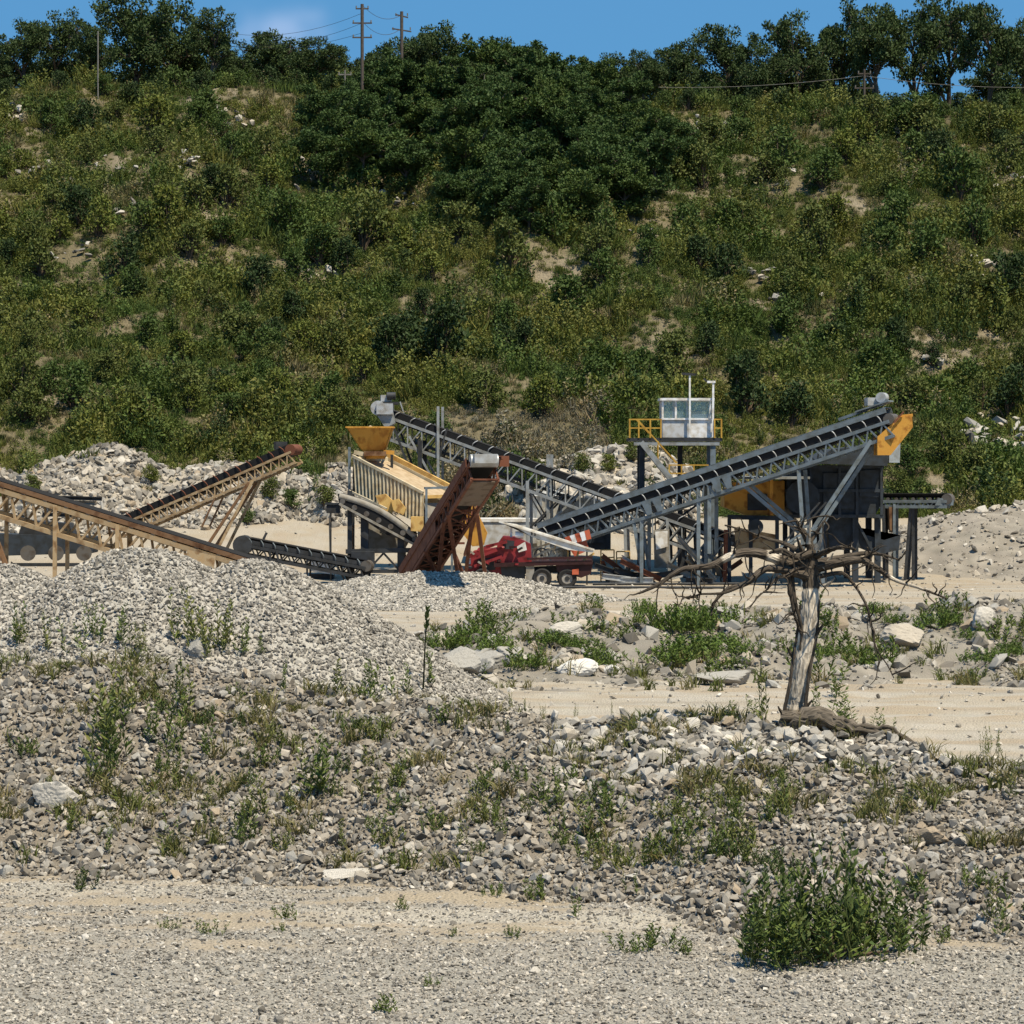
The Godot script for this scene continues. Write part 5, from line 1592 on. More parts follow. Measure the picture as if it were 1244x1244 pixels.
	beam(cb, "lamp_arm", at(859, 464, zf - 0.2), at(869, 464, zf - 0.2), 0.14, 0.1, M.cab_white)
	beam(cb, "lamp_arm", at(855, 460, zf - 0.2), at(861, 465, zf - 0.2), 0.1, 0.08, M.dark_steel)
	beam(cb, "window_brace", at(862, 507, zf + 0.1), at(867, 487, zf + 0.1), 0.06, 0.06, M.cab_white)

func build_crusher() -> void:
	var d := 128.0
	var t := thing("crusher", "bulky dark crusher housing on columns beneath the conveyor head", "crusher", gp(at(1010, 690, d + 2)))
	slab(t, "feed_hopper", [at(984, 563, d - 1.7), at(1078, 566, d - 1.7), at(1082, 538, d - 1.7), at(1010, 546, d - 1.7)], Vector3(0, 0, -4.4), M.slate)  # front extended toward the camera so the overhang shades the body
	slab(t, "hopper_wing", [at(1080, 562, d - 0.5), at(1093, 562, d - 0.5), at(1094, 538, d - 0.5), at(1081, 540, d - 0.5)], Vector3(0, 0, -3.0), M.light_slate)
	slab(t, "body", [at(956, 566, d), at(1072, 566, d), at(1072, 610, d), at(1062, 628, d), at(966, 628, d), at(956, 616, d)], Vector3(0, 0, -3.6), M.slate)
	slab(t, "access_panel", [at(1044, 572, d - 0.06), at(1070, 570, d - 0.06), at(1070, 604, d - 0.06), at(1044, 603, d - 0.06)], Vector3(0, 0, 0.05), M.slate)
	slab(t, "access_panel", [at(1000, 575, d - 0.06), at(1038, 574, d - 0.06), at(1038, 618, d - 0.06), at(1000, 618, d - 0.06)], Vector3(0, 0, 0.05), M.slate)
	for u in [985, 1020, 1041, 1071]:
		beam(t, "stiffener", at(u, 567, d - 0.14), at(u, 626, d - 0.14), 0.12, 0.12, M.slate)
	for v in [567, 596, 627]:
		beam(t, "flange", at(954, v, d - 0.1), at(1074, v, d - 0.1), 0.16, 0.14, M.slate)
	drum(t, "flywheel", at(975, 604, d - 0.2), at(975, 604, d - 0.6), 0.75, M.slate)
	slab(t, "discharge_box", [at(1004, 628, d + 0.3), at(1038, 628, d + 0.3), at(1034, 668, d + 0.3), at(1008, 668, d + 0.3)], Vector3(0, 0, -2.6), M.slate)
	slab(t, "trough", [at(1040, 640, d + 0.2), at(1052, 650, d + 0.2), at(1074, 656, d + 0.2), at(1094, 650, d + 0.2), at(1092, 668, d + 0.2), at(1066, 674, d + 0.2), at(1042, 664, d + 0.2)], Vector3(0, 0, -1.6), M.slate)
	for q in [[962, 0.2], [1000, 0.3], [1039, 0.26], [1066, 0.26]]:
		for z in [0.0, -3.2]:
			beam(t, "column", at(q[0], 628, d + 0.2) + Vector3(0, 0, z), gp(at(q[0], 700, d + 0.2) + Vector3(0, 0, z)), q[1], 0.26, M.slate if q[0] == 1039 else M.slate)
	beam(t, "brace", at(962, 628, d + 0.1), at(1000, 690, d + 0.1), 0.12, 0.12, M.slate)
	beam(t, "brace", at(1000, 628, d + 0.1), at(962, 690, d + 0.1), 0.12, 0.12, M.slate)
	beam(t, "brace", at(1040, 632, d + 0.1), at(1066, 680, d + 0.1), 0.1, 0.1, M.slate)
	# ochre drive housing at its left
	slab(t, "drive_housing", [at(880, 600, d + 0.4), at(892, 586, d + 0.4), at(953, 584, d + 0.4), at(953, 626, d + 0.4), at(906, 626, d + 0.4), at(880, 616, d + 0.4)], Vector3(0, 0, -2.4), M.yellow)
	slab(t, "added_shade_deck", [at(874, 579, d - 1.5), at(984, 579, d - 1.5), at(984, 582, d - 1.5), at(874, 582, d - 1.5)], Vector3(0, 0, -4.2), M.steel_grey)  # deck added above the drive housing to cast shade on it
	slab(t, "louvre_panel", [at(908, 600, d + 0.36), at(932, 600, d + 0.36), at(932, 620, d + 0.36), at(908, 620, d + 0.36)], Vector3(0, 0, 0.05), M.slate)
	beam(t, "yellow_post", at(937, 578, d - 0.2), at(937, 626, d - 0.2), 0.14, 0.14, M.yellow)
	slab(t, "skirt_board", [at(892, 640, d), at(946, 650, d), at(946, 668, d), at(894, 668, d)], Vector3(0, 0, -0.1), M.tan_paint)
	beam(t, "girder", at(884, 628, d), at(960, 630, d), 0.2, 0.2, M.slate)
	for u in [886, 912, 944]:
		beam(t, "column", at(u, 630, d), gp(at(u, 700, d)), 0.16, 0.16, M.slate)
	drum(t, "drive_wheel", at(918, 640, d - 0.2), at(918, 640, d - 0.7), 0.34, M.slate)

func wheel(t: Node3D, c: Vector3, r: float, w: float) -> void:
	var wn := Node3D.new()
	wn.name = "wheel"
	t.add_child(wn, true)
	var o := c - t.position
	wn.position = o
	var mb := MB.new()
	var prof := [[0.55, -0.42], [0.86, -0.5], [0.98, -0.36], [1.0, 0.0], [0.98, 0.36], [0.86, 0.5], [0.55, 0.42]]
	for k in 20:
		for j in prof.size() - 1:
			var a := TAU * k / 20.0; var b := TAU * (k + 1) / 20.0
			var p0 := Vector3(cos(a) * r * prof[j][0], sin(a) * r * prof[j][0], prof[j][1] * w)
			var p1 := Vector3(cos(b) * r * prof[j][0], sin(b) * r * prof[j][0], prof[j][1] * w)
			var p2 := Vector3(cos(b) * r * prof[j + 1][0], sin(b) * r * prof[j + 1][0], prof[j + 1][1] * w)
			var p3 := Vector3(cos(a) * r * prof[j + 1][0], sin(a) * r * prof[j + 1][0], prof[j + 1][1] * w)
			mb.quad(p0, p3, p2, p1)
	put(mb.mesh(), "tyre", M.tyre, wn)
	var rim := put(drum_mesh, "rim", M.rim_grey, wn, Transform3D(Basis(Vector3(r * 1.14, 0, 0), Vector3(0, 0, w * 0.6), Vector3(0, -r * 1.14, 0)), Vector3.ZERO))
	put(drum_mesh, "hub", M.dark_steel, wn, Transform3D(Basis(Vector3(r * 0.5, 0, 0), Vector3(0, 0, w * 0.75), Vector3(0, -r * 0.5, 0)), Vector3.ZERO))
	rim.name = "rim"

func build_truck() -> void:
	var d := 124.5
	var t := thing("boom_truck", "red flatbed truck with white boom and worn machinery on deck", "truck", gp(at(660, 712, d)))
	slab(t, "deck", [at(600, 684, d - 0.6), at(720, 681, d - 0.6), at(720, 685.5, d - 0.6), at(600, 689, d - 0.6)], Vector3(0, 0, -2.3), M.maroon)
	beam(t, "chassis_rail", at(600, 694, d + 0.2), at(716, 690, d + 0.2), 0.2, 0.3, M.dark_steel)
	beam(t, "chassis_rail", at(600, 694, d + 1.1), at(716, 690, d + 1.1), 0.2, 0.3, M.dark_steel)
	slab(t, "rear_skirt", [at(676, 687, d - 0.5), at(720, 685, d - 0.5), at(718, 697, d - 0.5), at(706, 702, d - 0.5), at(676, 694, d - 0.5)], Vector3(0, 0, -2.1), M.maroon)
	slab(t, "tail_lamp_plate", [at(695, 692, d - 0.56), at(703, 691, d - 0.56), at(703, 698, d - 0.56), at(695, 698, d - 0.56)], Vector3(0, 0, 0.05), M.orange)
	slab(t, "headlamp_plate", [at(566, 680, d - 0.34), at(572, 678, d - 0.34), at(572, 685, d - 0.34), at(566, 686, d - 0.34)], Vector3(0, 0, 0.04), M.pale_steel)
	beam(t, "bumper", at(562, 696, d - 0.5), at(562, 696, d + 1.8), 0.2, 0.24, M.maroon)
	beam(t, "side_rail", at(640, 679, d - 0.62), at(720, 677, d - 0.62), 0.06, 0.1, M.maroon)
	slab(t, "mudguard", [at(639, 686, d - 0.55), at(649, 686, d - 0.55), at(649, 704, d - 0.55), at(639, 706, d - 0.55)], Vector3(0, 0, -0.6), M.grey_dust)
	slab(t, "fuel_tank", [at(608, 688, d - 0.4), at(638, 686, d - 0.4), at(638, 704, d - 0.4), at(610, 703, d - 0.4)], Vector3(0, 0, -0.9), M.dark_steel)
	# battered red bonnet and cab base, lying low
	slab(t, "bonnet", [at(566, 696, d - 0.3), at(568, 676, d - 0.3), at(576, 670, d - 0.3), at(604, 666, d - 0.3), at(612, 700, d - 0.3), at(596, 696, d - 0.3), at(578, 694, d - 0.3)], Vector3(0, 0, -1.9), M.red_paint)
	slab(t, "cab_body", [at(602, 690, d - 0.35), at(604, 662, d - 0.35), at(611, 652, d - 0.35), at(627, 653, d - 0.35), at(645, 662, d - 0.35), at(646, 682, d - 0.35), at(636, 690, d - 0.35)], Vector3(0, 0, -2.0), M.red_paint)
	for q in [[584, 668, 600, 662], [572, 680, 604, 668], [576, 688, 610, 676], [590, 664, 616, 658]]:
		beam(t, "strut", at(q[0], q[1], d - 0.5), at(q[2], q[3], d - 0.5), 0.12, 0.12, M.red_paint)
	var jr := RandomNumberGenerator.new(); jr.seed = 17
	for k in 10:
		var u0 := jr.randf_range(566, 640); var v0 := jr.randf_range(660, 692)
		var mats := [M.red_paint, M.maroon, M.dark_steel, M.grey_dust, M.red_paint]
		beam(t, "rod", at(u0, v0, d - 0.5), at(u0 + jr.randf_range(-10, 14), v0 + jr.randf_range(-10, 6), d - 0.6), jr.randf_range(0.06, 0.2), 0.08, mats[k % 5])
	slab(t, "cab_window", [at(612, 656, d - 0.37), at(625, 657, d - 0.37), at(624, 667, d - 0.37), at(611, 667, d - 0.37)], Vector3(0, 0, 0.02), M.dark_steel)
	slab(t, "engine_bay", [at(580, 680, d - 0.33), at(600, 677, d - 0.33), at(602, 692, d - 0.33), at(583, 694, d - 0.33)], Vector3(0, 0, 0.02), M.dark_steel)
	slab(t, "cab_panel", [at(628, 664, d - 0.4), at(638, 658, d - 0.4), at(640, 668, d - 0.4), at(630, 671, d - 0.4)], Vector3(0, 0, 0.04), M.cab_white)
	block(t, "engine_block", at(606, 682, d + 0.4), Vector3(0.8, 0.7, 0.9), M.dark_steel)
	drum(t, "winch", at(626, 650, d - 0.2), at(636, 650, d - 0.2), 0.16, M.cab_white)
	beam(t, "exhaust", at(621, 655, d - 0.1), at(621, 640, d - 0.1), 0.1, 0.1, M.cab_white)
	# white boom folded over the deck
	var bo := slab(t, "boom", [at(606, 634, d - 0.4), at(627, 637, d - 0.4), at(700, 660, d - 0.4), at(722, 668, d - 0.4), at(720, 671, d - 0.4), at(690, 668, d - 0.4), at(646, 652, d - 0.4), at(627, 641, d - 0.4)], Vector3(0, 0, -0.5), M.boom_white)
	beam(bo, "boom_flange", at(606, 633.5, d - 0.42), at(722, 668, d - 0.42), 0.1, 0.07, M.boom_white)
	for q in [[646, 648], [650, 649]]:
		block(bo, "decal", at(q[0], q[1], d - 0.415), Vector3(0.06, 0.14, 0.02), M.dark_steel)
	# hoses and frames on the deck
	for q in [[644, 668, 668, 660], [648, 676, 672, 666], [655, 680, 682, 672], [668, 681, 676, 660], [690, 681, 690, 664], [700, 681, 704, 664], [708, 681, 722, 672]]:
		beam(t, "deck_frame", at(q[0], q[1], d), at(q[2], q[3], d), 0.08, 0.08, M.cream if q[0] < 690 else M.yellow_pale)
	for k in 3:
		var mb := MB.new()
		var pts := []; var rs := []
		for j in 10:
			var a := PI * j / 9.0
			pts.append(at(650 + 8 * k + 9 * cos(a), 676 - 10 * sin(a), d + 0.2 + 0.1 * k) - t.position)
			rs.append(0.035)
		mb.tube(pts, rs, 6, [Color.WHITE])
		put(mb.mesh(), "hose", M.grey_dust, t)
	for q in [[658.5, 700.5, 0.0], [689, 703, 0.1], [658.5, 700.5, 1.5], [689, 703, 1.6], [586, 700, 0.0], [586, 700, 1.6]]:
		var c := at(q[0], q[1], d - 0.5) + Vector3(0, 0, -q[2])
		c.y = surf(c.x, -c.z) + 0.4
		wheel(t, c, 0.42, 0.3)
	drum(t, "axle", at(658.5, 701, d - 0.4), at(658.5, 701, d + 1.2), 0.08, M.dark_steel)
	drum(t, "axle", at(689, 703, d - 0.4), at(689, 703, d + 1.2), 0.08, M.dark_steel)

func build_yard() -> void:
	# white low tank trailer behind the truck
	var d := 136.0
	var t := thing("white_trailer", "low white box trailer behind the truck and rusty conveyor", "trailer", gp(at(612, 680, d)))
	slab(t, "body", [at(578, 634, d), at(652, 634, d), at(652, 660, d), at(578, 664, d)], Vector3(0, 0, -2.2), M.cab_grey)
	slab(t, "roof", [at(577, 630, d - 0.05), at(653, 630, d - 0.05), at(653, 634, d - 0.05), at(577, 634, d - 0.05)], Vector3(0, 0, -2.3), M.cab_white)
	for u in [590, 640]:
		beam(t, "leg", at(u, 662, d - 0.2) - Vector3(0, 0, 0.4), gp(at(u, 690, d) - Vector3(0, 0, 0.4)), 0.2, 0.2, M.dark_steel)
	# corrugated bin
	d = 138.0
	t = thing("corrugated_bin", "pale corrugated steel bin under the grey lattice conveyor", "storage bin", gp(at(668, 680, d)))
	var mb := MB.new()
	var c := at(664, 600, d)
	var base := gp(c)
	for k in 48:
		var a := TAU * k / 48.0; var b := TAU * (k + 1) / 48.0
		var ra := 0.95 + (0.05 if k % 2 else 0.0); var rb := 0.95 + (0.0 if k % 2 else 0.05)
		var p0 := Vector3(cos(a) * ra, 0, sin(a) * ra); var p1 := Vector3(cos(b) * rb, 0, sin(b) * rb)
		var hh := Vector3(0, at(0, 602, d).y - base.y, 0)
		mb.quad(p0, p0 + hh, p1 + hh, p1)
	put(mb.mesh(), "shell", M.galvanised, t, Transform3D(Basis(), Vector3(c.x - base.x, 0, 0)))
	mb = MB.new()
	for k in 24:
		var a := TAU * k / 24.0; var b := TAU * (k + 1) / 24.0
		mb.tri(Vector3(0, 0.35, 0), Vector3(cos(b), 0, sin(b)) * 1.05, Vector3(cos(a), 0, sin(a)) * 1.05)
	put(mb.mesh(), "roof", M.galvanised, t, Transform3D(Basis(), Vector3(0, at(0, 602, d).y - base.y, 0)))
	# generator container beside it
	t = thing("generator_container", "dark grey generator container under the lattice conveyor", "container", gp(at(715, 680, 136)))
	slab(t, "body", [at(684, 600, 136), at(742, 612, 136), at(742, 668, 136), at(684, 668, 136)], Vector3(0, 0, -2.2), M.slate)
	slab(t, "louvre", [at(700, 622, 135.95), at(734, 622, 135.95), at(734, 660, 135.95), at(700, 660, 135.95)], Vector3(0, 0, 0.04), M.slate)
	drum(t, "air_tank", at(712, 600, 136.4), at(730, 606, 136.4), 0.28, M.cab_white)
	# red and white barrier on the deck side
	t = thing("warning_board", "red and white striped board leaning behind the white boom", "barrier", gp(at(702, 700, 126.5)))
	for k in 5:
		var o := 7.0 * k
		slab(t, "stripe", [at(686 + 0.85 * o, 653 - 0.28 * o, 126.5), at(692 + 0.85 * o, 651 - 0.28 * o, 126.5), at(696 + 0.8 * o, 660 - 0.2 * o, 126.5), at(690 + 0.8 * o, 662 - 0.2 * o, 126.5)], Vector3(0, 0, -0.05), M.orange if k % 2 == 0 else M.cab_white)
	slab(t, "panel", [at(690, 664, 126.6), at(712, 656, 126.6), at(716, 668, 126.6), at(698, 676, 126.6)], Vector3(0, 0, -0.05), M.orange)
	for u in [692, 713]:
		beam(t, "leg", at(u, 664, 126.75), gp(at(u, 700, 126.75)), 0.07, 0.07, M.dark_steel)
	# yellow pipe frames
	for q in [[738, "left", 0], [757, "right", 1]]:
		t = thing("pipe_railing", "bent yellow pipe railing beside the truck's tail, " + q[1] + " one of two", "railing", gp(at(q[0], 690, 127.0)), "yellow pipe frames")
		for u in [-8, 8]:
			rod(t, "leg", at(q[0] + u, 668 + 2 * q[2], 129.0), gp(at(q[0] + u, 700, 129.0)), 0.03, M.yellow_pale)
		rod(t, "top_bar", at(q[0] - 8, 668 + 2 * q[2], 129.0), at(q[0] + 8, 668 + 2 * q[2], 129.0), 0.03, M.yellow_pale)
		rod(t, "mid_bar", at(q[0] - 8, 678, 129.0), at(q[0] + 8, 677, 129.0), 0.03, M.yellow_pale)
	# grey scrap heap: hoses, beams, plates, each its own piece
	var sr := RandomNumberGenerator.new(); sr.seed = 9
	for k in 26:
		var u := 735.0 + sr.randf() * 150.0
		var p := gp(at(u, 690, sr.randf_range(126.5, 129.5)))
		var l := sr.randf_range(0.8, 2.6)
		var dir := Vector3(sr.randfn(), absf(sr.randfn()) * 0.35, sr.randfn() * 0.4).normalized() * l
		var o := thing("scrap_girder", ["bent grey", "rusty", "pale dusty", "dark"][k % 4] + " scrap girder on the heap under the conveyors", "scrap", p, "scrap under the conveyors")
		beam(o, "web", p + Vector3(0, 0.25, 0), p + dir + Vector3(0, 0.25, 0), 0.05, 0.2, [M.grey_dust, M.rust, M.pale_steel, M.dark_steel][k % 4])
		beam(o, "flange", p + Vector3(0, 0.36, 0), p + dir + Vector3(0, 0.36, 0), 0.18, 0.04, [M.grey_dust, M.rust, M.pale_steel, M.dark_steel][k % 4])
		beam(o, "flange", p + Vector3(0, 0.14, 0), p + dir + Vector3(0, 0.14, 0), 0.18, 0.04, [M.grey_dust, M.rust, M.pale_steel, M.dark_steel][k % 4])
		scrap.append(o)
	settle(scrap)
	t = thing("leaning_sheet", "white sheet leaning under the lattice conveyor legs", "panel", gp(at(804, 668, 128.5)))
	slab(t, "sheet", [at(796, 646, 128.5), at(811, 645, 128.5), at(811, 664, 128.5), at(797, 668, 128.5)], Vector3(0, 0, -0.05), M.cab_white)
	slab(t, "frame", [at(794, 644, 128.6), at(813, 643, 128.6), at(813, 690, 128.6), at(795, 690, 128.6)], Vector3(0, 0, -0.05), M.grey_dust)
	# long pipes on the yard floor
	for q in [[660, 735, 880, 693, "front"], [720, 735, 900, 690, "rear"]]:
		var a := gp(at(q[0], 700, 123.0 if q[4] == "front" else 126.0)); var b := gp(at(q[2], 700, 122.5 if q[4] == "front" else 126.2))
		var pp := put(tube_mesh, "pipe", M.dark_steel, self, along(a + Vector3(0, 0.1, 0), b + Vector3(0, 0.1, 0), 0.11, 0.11))
		tag(pp, "long dark pipe on the yard floor, " + q[4] + " of two", "pipe", "pipes on the yard floor")
	# white crate and dark block by the dark conveyor
	t = thing("white_tank", "small white tank on the sand under the dark conveyor", "tank", gp(at(391, 697, 131)))
	slab(t, "shell", [at(377, 678, 131), at(405, 684, 131), at(405, 698, 131), at(377, 694, 131)], Vector3(0, 0, -1.0), M.cab_white)
	slab(t, "lid", [at(382, 676.5, 131.2), at(398, 680, 131.2), at(398, 683, 131.2), at(382, 679, 131.2)], Vector3(0, 0, -0.5), M.cab_white)
	block(t, "skid", gp(at(391, 700, 131.5)) + Vector3(0, 0.12, 0), Vector3(1.1, 0.24, 0.9), M.dark_steel)
	# beams stacked on the rubble at the left
	for k in 5:
		var v := 604.0 + 5.2 * k
		var a := at(52 + 6 * (k % 2), v, 143.0); var b := at(124 - 9 * (k % 3), v + 2.0, 143.0)
		t = thing("steel_channel", "dark steel channel stacked on the rubble tip, " + ["top", "second", "middle", "fourth", "bottom"][k] + " of five", "steel channel", a, "steel channels on the rubble tip")
		beam(t, "web", a, b, 0.06, 0.2, M.grey_dust if k % 2 else M.dark_steel)
		beam(t, "flange", a + Vector3(0, 0.08, 0.1), b + Vector3(0, 0.08, 0.1), 0.2, 0.03, M.dark_steel)
		beam(t, "flange", a + Vector3(0, -0.08, 0.1), b + Vector3(0, -0.08, 0.1), 0.2, 0.03, M.dark_steel)
	# dark machinery under the tan conveyor
	t = thing("tracked_feeder", "dark machine skid under the tan conveyor at the left edge", "feeder", gp(at(40, 690, 119)))
	slab(t, "frame", [at(-20, 648, 119), at(118, 652, 119), at(112, 672, 119), at(-20, 676, 119)], Vector3(0, 0, -1.6), M.slate)
	slab(t, "hood", [at(28, 632, 119.2), at(84, 636, 119.2), at(90, 652, 119.2), at(22, 650, 119.2)], Vector3(0, 0, -1.2), M.dark_steel)
	for u in [0, 34, 68, 102]:
		drum(t, "roller", at(u, 672, 118.9), at(u, 672, 120.4), 0.32, M.roller)
	beam(t, "rail", at(-20, 686, 118.8), at(120, 686, 118.8), 0.14, 0.14, M.dark_steel)
	# dark drum and yellow wire by the rubble
	t = thing("yard_lamp_post", "thin post with dark lamp housing left of the screening plant", "post", gp(at(402, 690, 130)))
	beam(t, "pole", gp(at(402, 690, 130)), at(402, 614, 130), 0.06, 0.06, M.dark_steel)
	block(t, "housing", at(405, 618, 130), Vector3(0.6, 0.4, 0.5), M.dark_steel)
	block(t, "hood", at(405, 612, 130), Vector3(0.7, 0.08, 0.6), M.slate)

var scrap: Array = []

func build_poles() -> void:
	var tops := []
	# x, top, foot y, distance, crossarms
	for q in [[440, 5, 150, 222.0, "taller dark wooden power pole", 3, 0.13], [488, 14, 120, 226.0, "second dark wooden power pole with sloping crossarm", 2, 0.13], [119, 38, 128, 224.0, "pale thin pole among the left trees", 0, 0.06], [419, 85, 130, 221.0, "short pale lamp pole left of the power poles", 1, 0.07], [588, 86, 120, 227.0, "short pale pole above the dark wood", 0, 0.07], [757, 100, 130, 224.0, "thin pale pole right of the dark wood", 0, 0.07], [1050, 84, 150, 222.0, "dark pole with crossarms below the right trees", 2, 0.09]]:
		var p := at(q[0], q[1], q[3])
		var f := Vector3(p.x, ground_h(p.x, q[3]) - 0.3, p.z)
		var t := thing("utility_pole", q[4], "utility pole", f, "poles along the brow")
		var mat: Material = M.pole_dark if q[6] > 0.08 else M.pole_pale
		rod(t, "shaft", f, p, q[6], mat)
		for k in q[5]:
			var y: float = p.y - 0.35 - 1.1 * k
			var hw := 0.75 if k else 0.5
			beam(t, "crossarm", Vector3(p.x - hw, y + (0.12 if q[0] == 488 else 0.0), p.z), Vector3(p.x + hw, y - (0.12 if q[0] == 488 else 0.0), p.z), 0.1, 0.1, mat)
			for sx in [-1.0, 1.0]:
				rod(t, "insulator", Vector3(p.x + sx * hw * 0.9, y, p.z), Vector3(p.x + sx * hw * 0.9, y + 0.22, p.z), 0.05, M.pole_pale)
		tops.append(p)
	var spans := [[at(440, 16, 222.0), at(255, 36, 240.0), 1.0, "upper wire from the tall pole to the left clump"], [at(440, 28, 222.0), at(255, 48, 240.0), 1.0, "middle wire from the tall pole to the left clump"], [at(440, 40, 222.0), at(255, 52, 240.0), 0.8, "lower wire from the tall pole to the left clump"],
		[at(442, 8, 222.0), at(488, 18, 226.0), 0.6, "upper wire between the two power poles"], [at(442, 28, 222.0), at(488, 34, 226.0), 0.7, "lower wire between the two power poles"],
		[at(1050, 92, 222.0), at(800, 106, 222.0), 0.3, "wire from the crossarm pole toward the dark wood"], [at(1050, 92, 222.0), at(1270, 106, 222.0), 0.3, "wire from the crossarm pole to the right edge"]]
	for w in spans:
		var mb := MB.new()
		var pts := []; var rs := []
		for k in 13:
			var f := k / 12.0
			var p: Vector3 = w[0].lerp(w[1], f)
			p.y -= w[2] * 4.0 * f * (1.0 - f)
			pts.append(p - w[0]); rs.append(0.018)
		mb.tube(pts, rs, 4, [Color.WHITE])
		var o := put(mb.mesh(), "power_wire", M.pole_dark if w[0].y > 38.0 else M.pole_pale, self, Transform3D(Basis(), w[0]))
		tag(o, w[3], "wire", "power wires")

# ------------------------------------------------------------------ materials
func build_materials() -> void:
	var speck := ntex(0.06, [[0.0, grey(0.62)], [0.35, grey(0.85)], [0.6, grey(1.0)], [1.0, Color(1.0, 0.98, 0.94)]], 5, 512, 3)
	var grit_n := ntex(0.05, [], 5, 512, 8, FastNoiseLite.TYPE_CELLULAR, true, 10.0)
	mat_tex("ground", speck, 0.7, 0.95, grit_n, 0.9)
	mat_tex("grit", speck, 1.3, 0.95, grit_n, 1.0)
	mat_tex("soil", speck, 0.25, 0.95, grit_n, 1.0)
	mat_tex("stone", speck, 2.6, 0.9)
	for q in [["stone_pale", lin(0.5, 0.47, 0.42)], ["stone_mid", lin(0.36, 0.345, 0.315)], ["stone_tan", lin(0.36, 0.29, 0.21)], ["stone_white", lin(0.68, 0.66, 0.62)], ["stone_dark", lin(0.22, 0.205, 0.18)], ["stone_cream", lin(0.46, 0.41, 0.34)]]:
		mat_tex(q[0], speck, 1.7, 0.9, null, 1.0, true, q[1])
	rock_parts_mats = [M.stone_pale, M.stone_mid, M.stone_mid, M.stone_cream, M.stone_pale, M.stone_dark]
	# paints: dust and rust blotches over the coat
	var dust := ntex(0.012, [[0.0, Color(0.8, 0.76, 0.7)], [0.4, Color(0.93, 0.91, 0.88)], [0.65, Color.WHITE], [1.0, Color.WHITE]], 5, 512, 12)
	var rusty := ntex(0.009, [[0.0, Color(0.6, 0.5, 0.42)], [0.3, Color(0.86, 0.8, 0.74)], [0.5, Color.WHITE], [1.0, Color(1.0, 0.94, 0.86)]], 5, 512, 14)
	paint("steel_blue", lin(0.155, 0.192, 0.222), 0.55, 0.0, dust)
	paint("steel_grey", lin(0.27, 0.29, 0.30), 0.55, 0.0, dust)
	paint("pale_steel", lin(0.42, 0.44, 0.46), 0.5, 0.2, dust)
	paint("dark_steel", lin(0.036, 0.039, 0.044), 0.6, 0.0, dust)
	paint("slate", lin(0.036, 0.046, 0.06), 0.85, 0.0, dust)
	paint("light_slate", lin(0.35, 0.4, 0.45), 0.5, 0.0, dust)
	paint("belt", lin(0.007, 0.007, 0.008), 0.75)
	paint("roller", lin(0.10, 0.095, 0.09), 0.6, 0.0, rusty)
	paint("tan_paint", lin(0.38, 0.285, 0.17), 0.75, 0.0, rusty)
	paint("brown_paint", lin(0.20, 0.115, 0.06), 0.75, 0.0, rusty)
	paint("rust", lin(0.15, 0.058, 0.034), 0.85, 0.0, rusty)
	paint("rust_dust", lin(0.15, 0.12, 0.10), 0.85, 0.0, rusty)
	paint("red_paint", lin(0.22, 0.022, 0.026), 0.5, 0.0, rusty)
	paint("maroon", lin(0.035, 0.01, 0.01), 0.6, 0.0, rusty)
	paint("orange", lin(0.5, 0.12, 0.06), 0.6, 0.0, rusty)
	paint("yellow", lin(0.52, 0.27, 0.045), 0.6, 0.0, rusty)
	paint("yellow_pale", lin(0.55, 0.37, 0.13), 0.65, 0.0, rusty)
	paint("rail_yellow", lin(0.50, 0.30, 0.05), 0.6, 0.0, dust)
	paint("cream", lin(0.56, 0.49, 0.35), 0.7, 0.0, dust)
	paint("sand_deck", lin(0.42, 0.33, 0.22), 0.95, 0.0, dust)
	paint("grey_dust", lin(0.28, 0.265, 0.235), 0.85, 0.0, dust)
	paint("cab_white", lin(0.78, 0.79, 0.8), 0.5, 0.0, dust)
	paint("cab_grey", lin(0.5, 0.51, 0.52), 0.5, 0.0, dust)
	paint("boom_white", lin(0.7, 0.68, 0.63), 0.5, 0.0, dust)
	paint("galvanised", lin(0.5, 0.5, 0.47), 0.5, 0.2, dust)
	paint("tyre", lin(0.025, 0.025, 0.026), 0.85, 0.0, dust)
	paint("rim_grey", lin(0.36, 0.34, 0.31), 0.7, 0.0, dust)
	paint("pole_dark", lin(0.09, 0.075, 0.065), 0.85, 0.0, dust)
	paint("pole_pale", lin(0.19, 0.185, 0.17), 0.7, 0.0, dust)
	var g := StandardMaterial3D.new()
	g.resource_name = "glass"
	g.albedo_color = Color(0.75, 0.85, 0.83, 0.1)
	g.transparency = BaseMaterial3D.TRANSPARENCY_ALPHA
	g.roughness = 0.04
	M["glass"] = g
	# dead wood: streaks along the grain
	var img := Image.create(128, 512, false, Image.FORMAT_RGB8)
	var f := FastNoiseLite.new()
	f.seed = 21; f.frequency = 0.05; f.fractal_octaves = 4
	for y in 512:
		for x in 128:
			var k := clampf(0.86 + 0.4 * f.get_noise_2d(x * 2.6, y * 0.16), 0.35, 1.0)
			img.set_pixel(x, y, Color(k, k * 0.97, k * 0.93))
	var wt := ImageTexture.create_from_image(img)
	for q in [["wood", Color.WHITE], ["wood_grey", lin(2.0, 2.0, 2.0)]]:
		var w := StandardMaterial3D.new()
		w.resource_name = q[0]
		w.albedo_texture = wt
		w.vertex_color_use_as_albedo = true
		w.roughness = 0.9
		w.metallic_specular = 0.2
		w.uv1_scale = Vector3(1.0, 0.8, 1.0)
		w.heightmap_enabled = true
		w.heightmap_texture = wt
		w.heightmap_scale = 3.0
		M[q[0]] = w
	M.wood_grey.albedo_color = Color(1, 1, 1)
	# leaves; the tint multiplies each leaf's own tone
	foliage("leaf", Color.WHITE, 0.6)
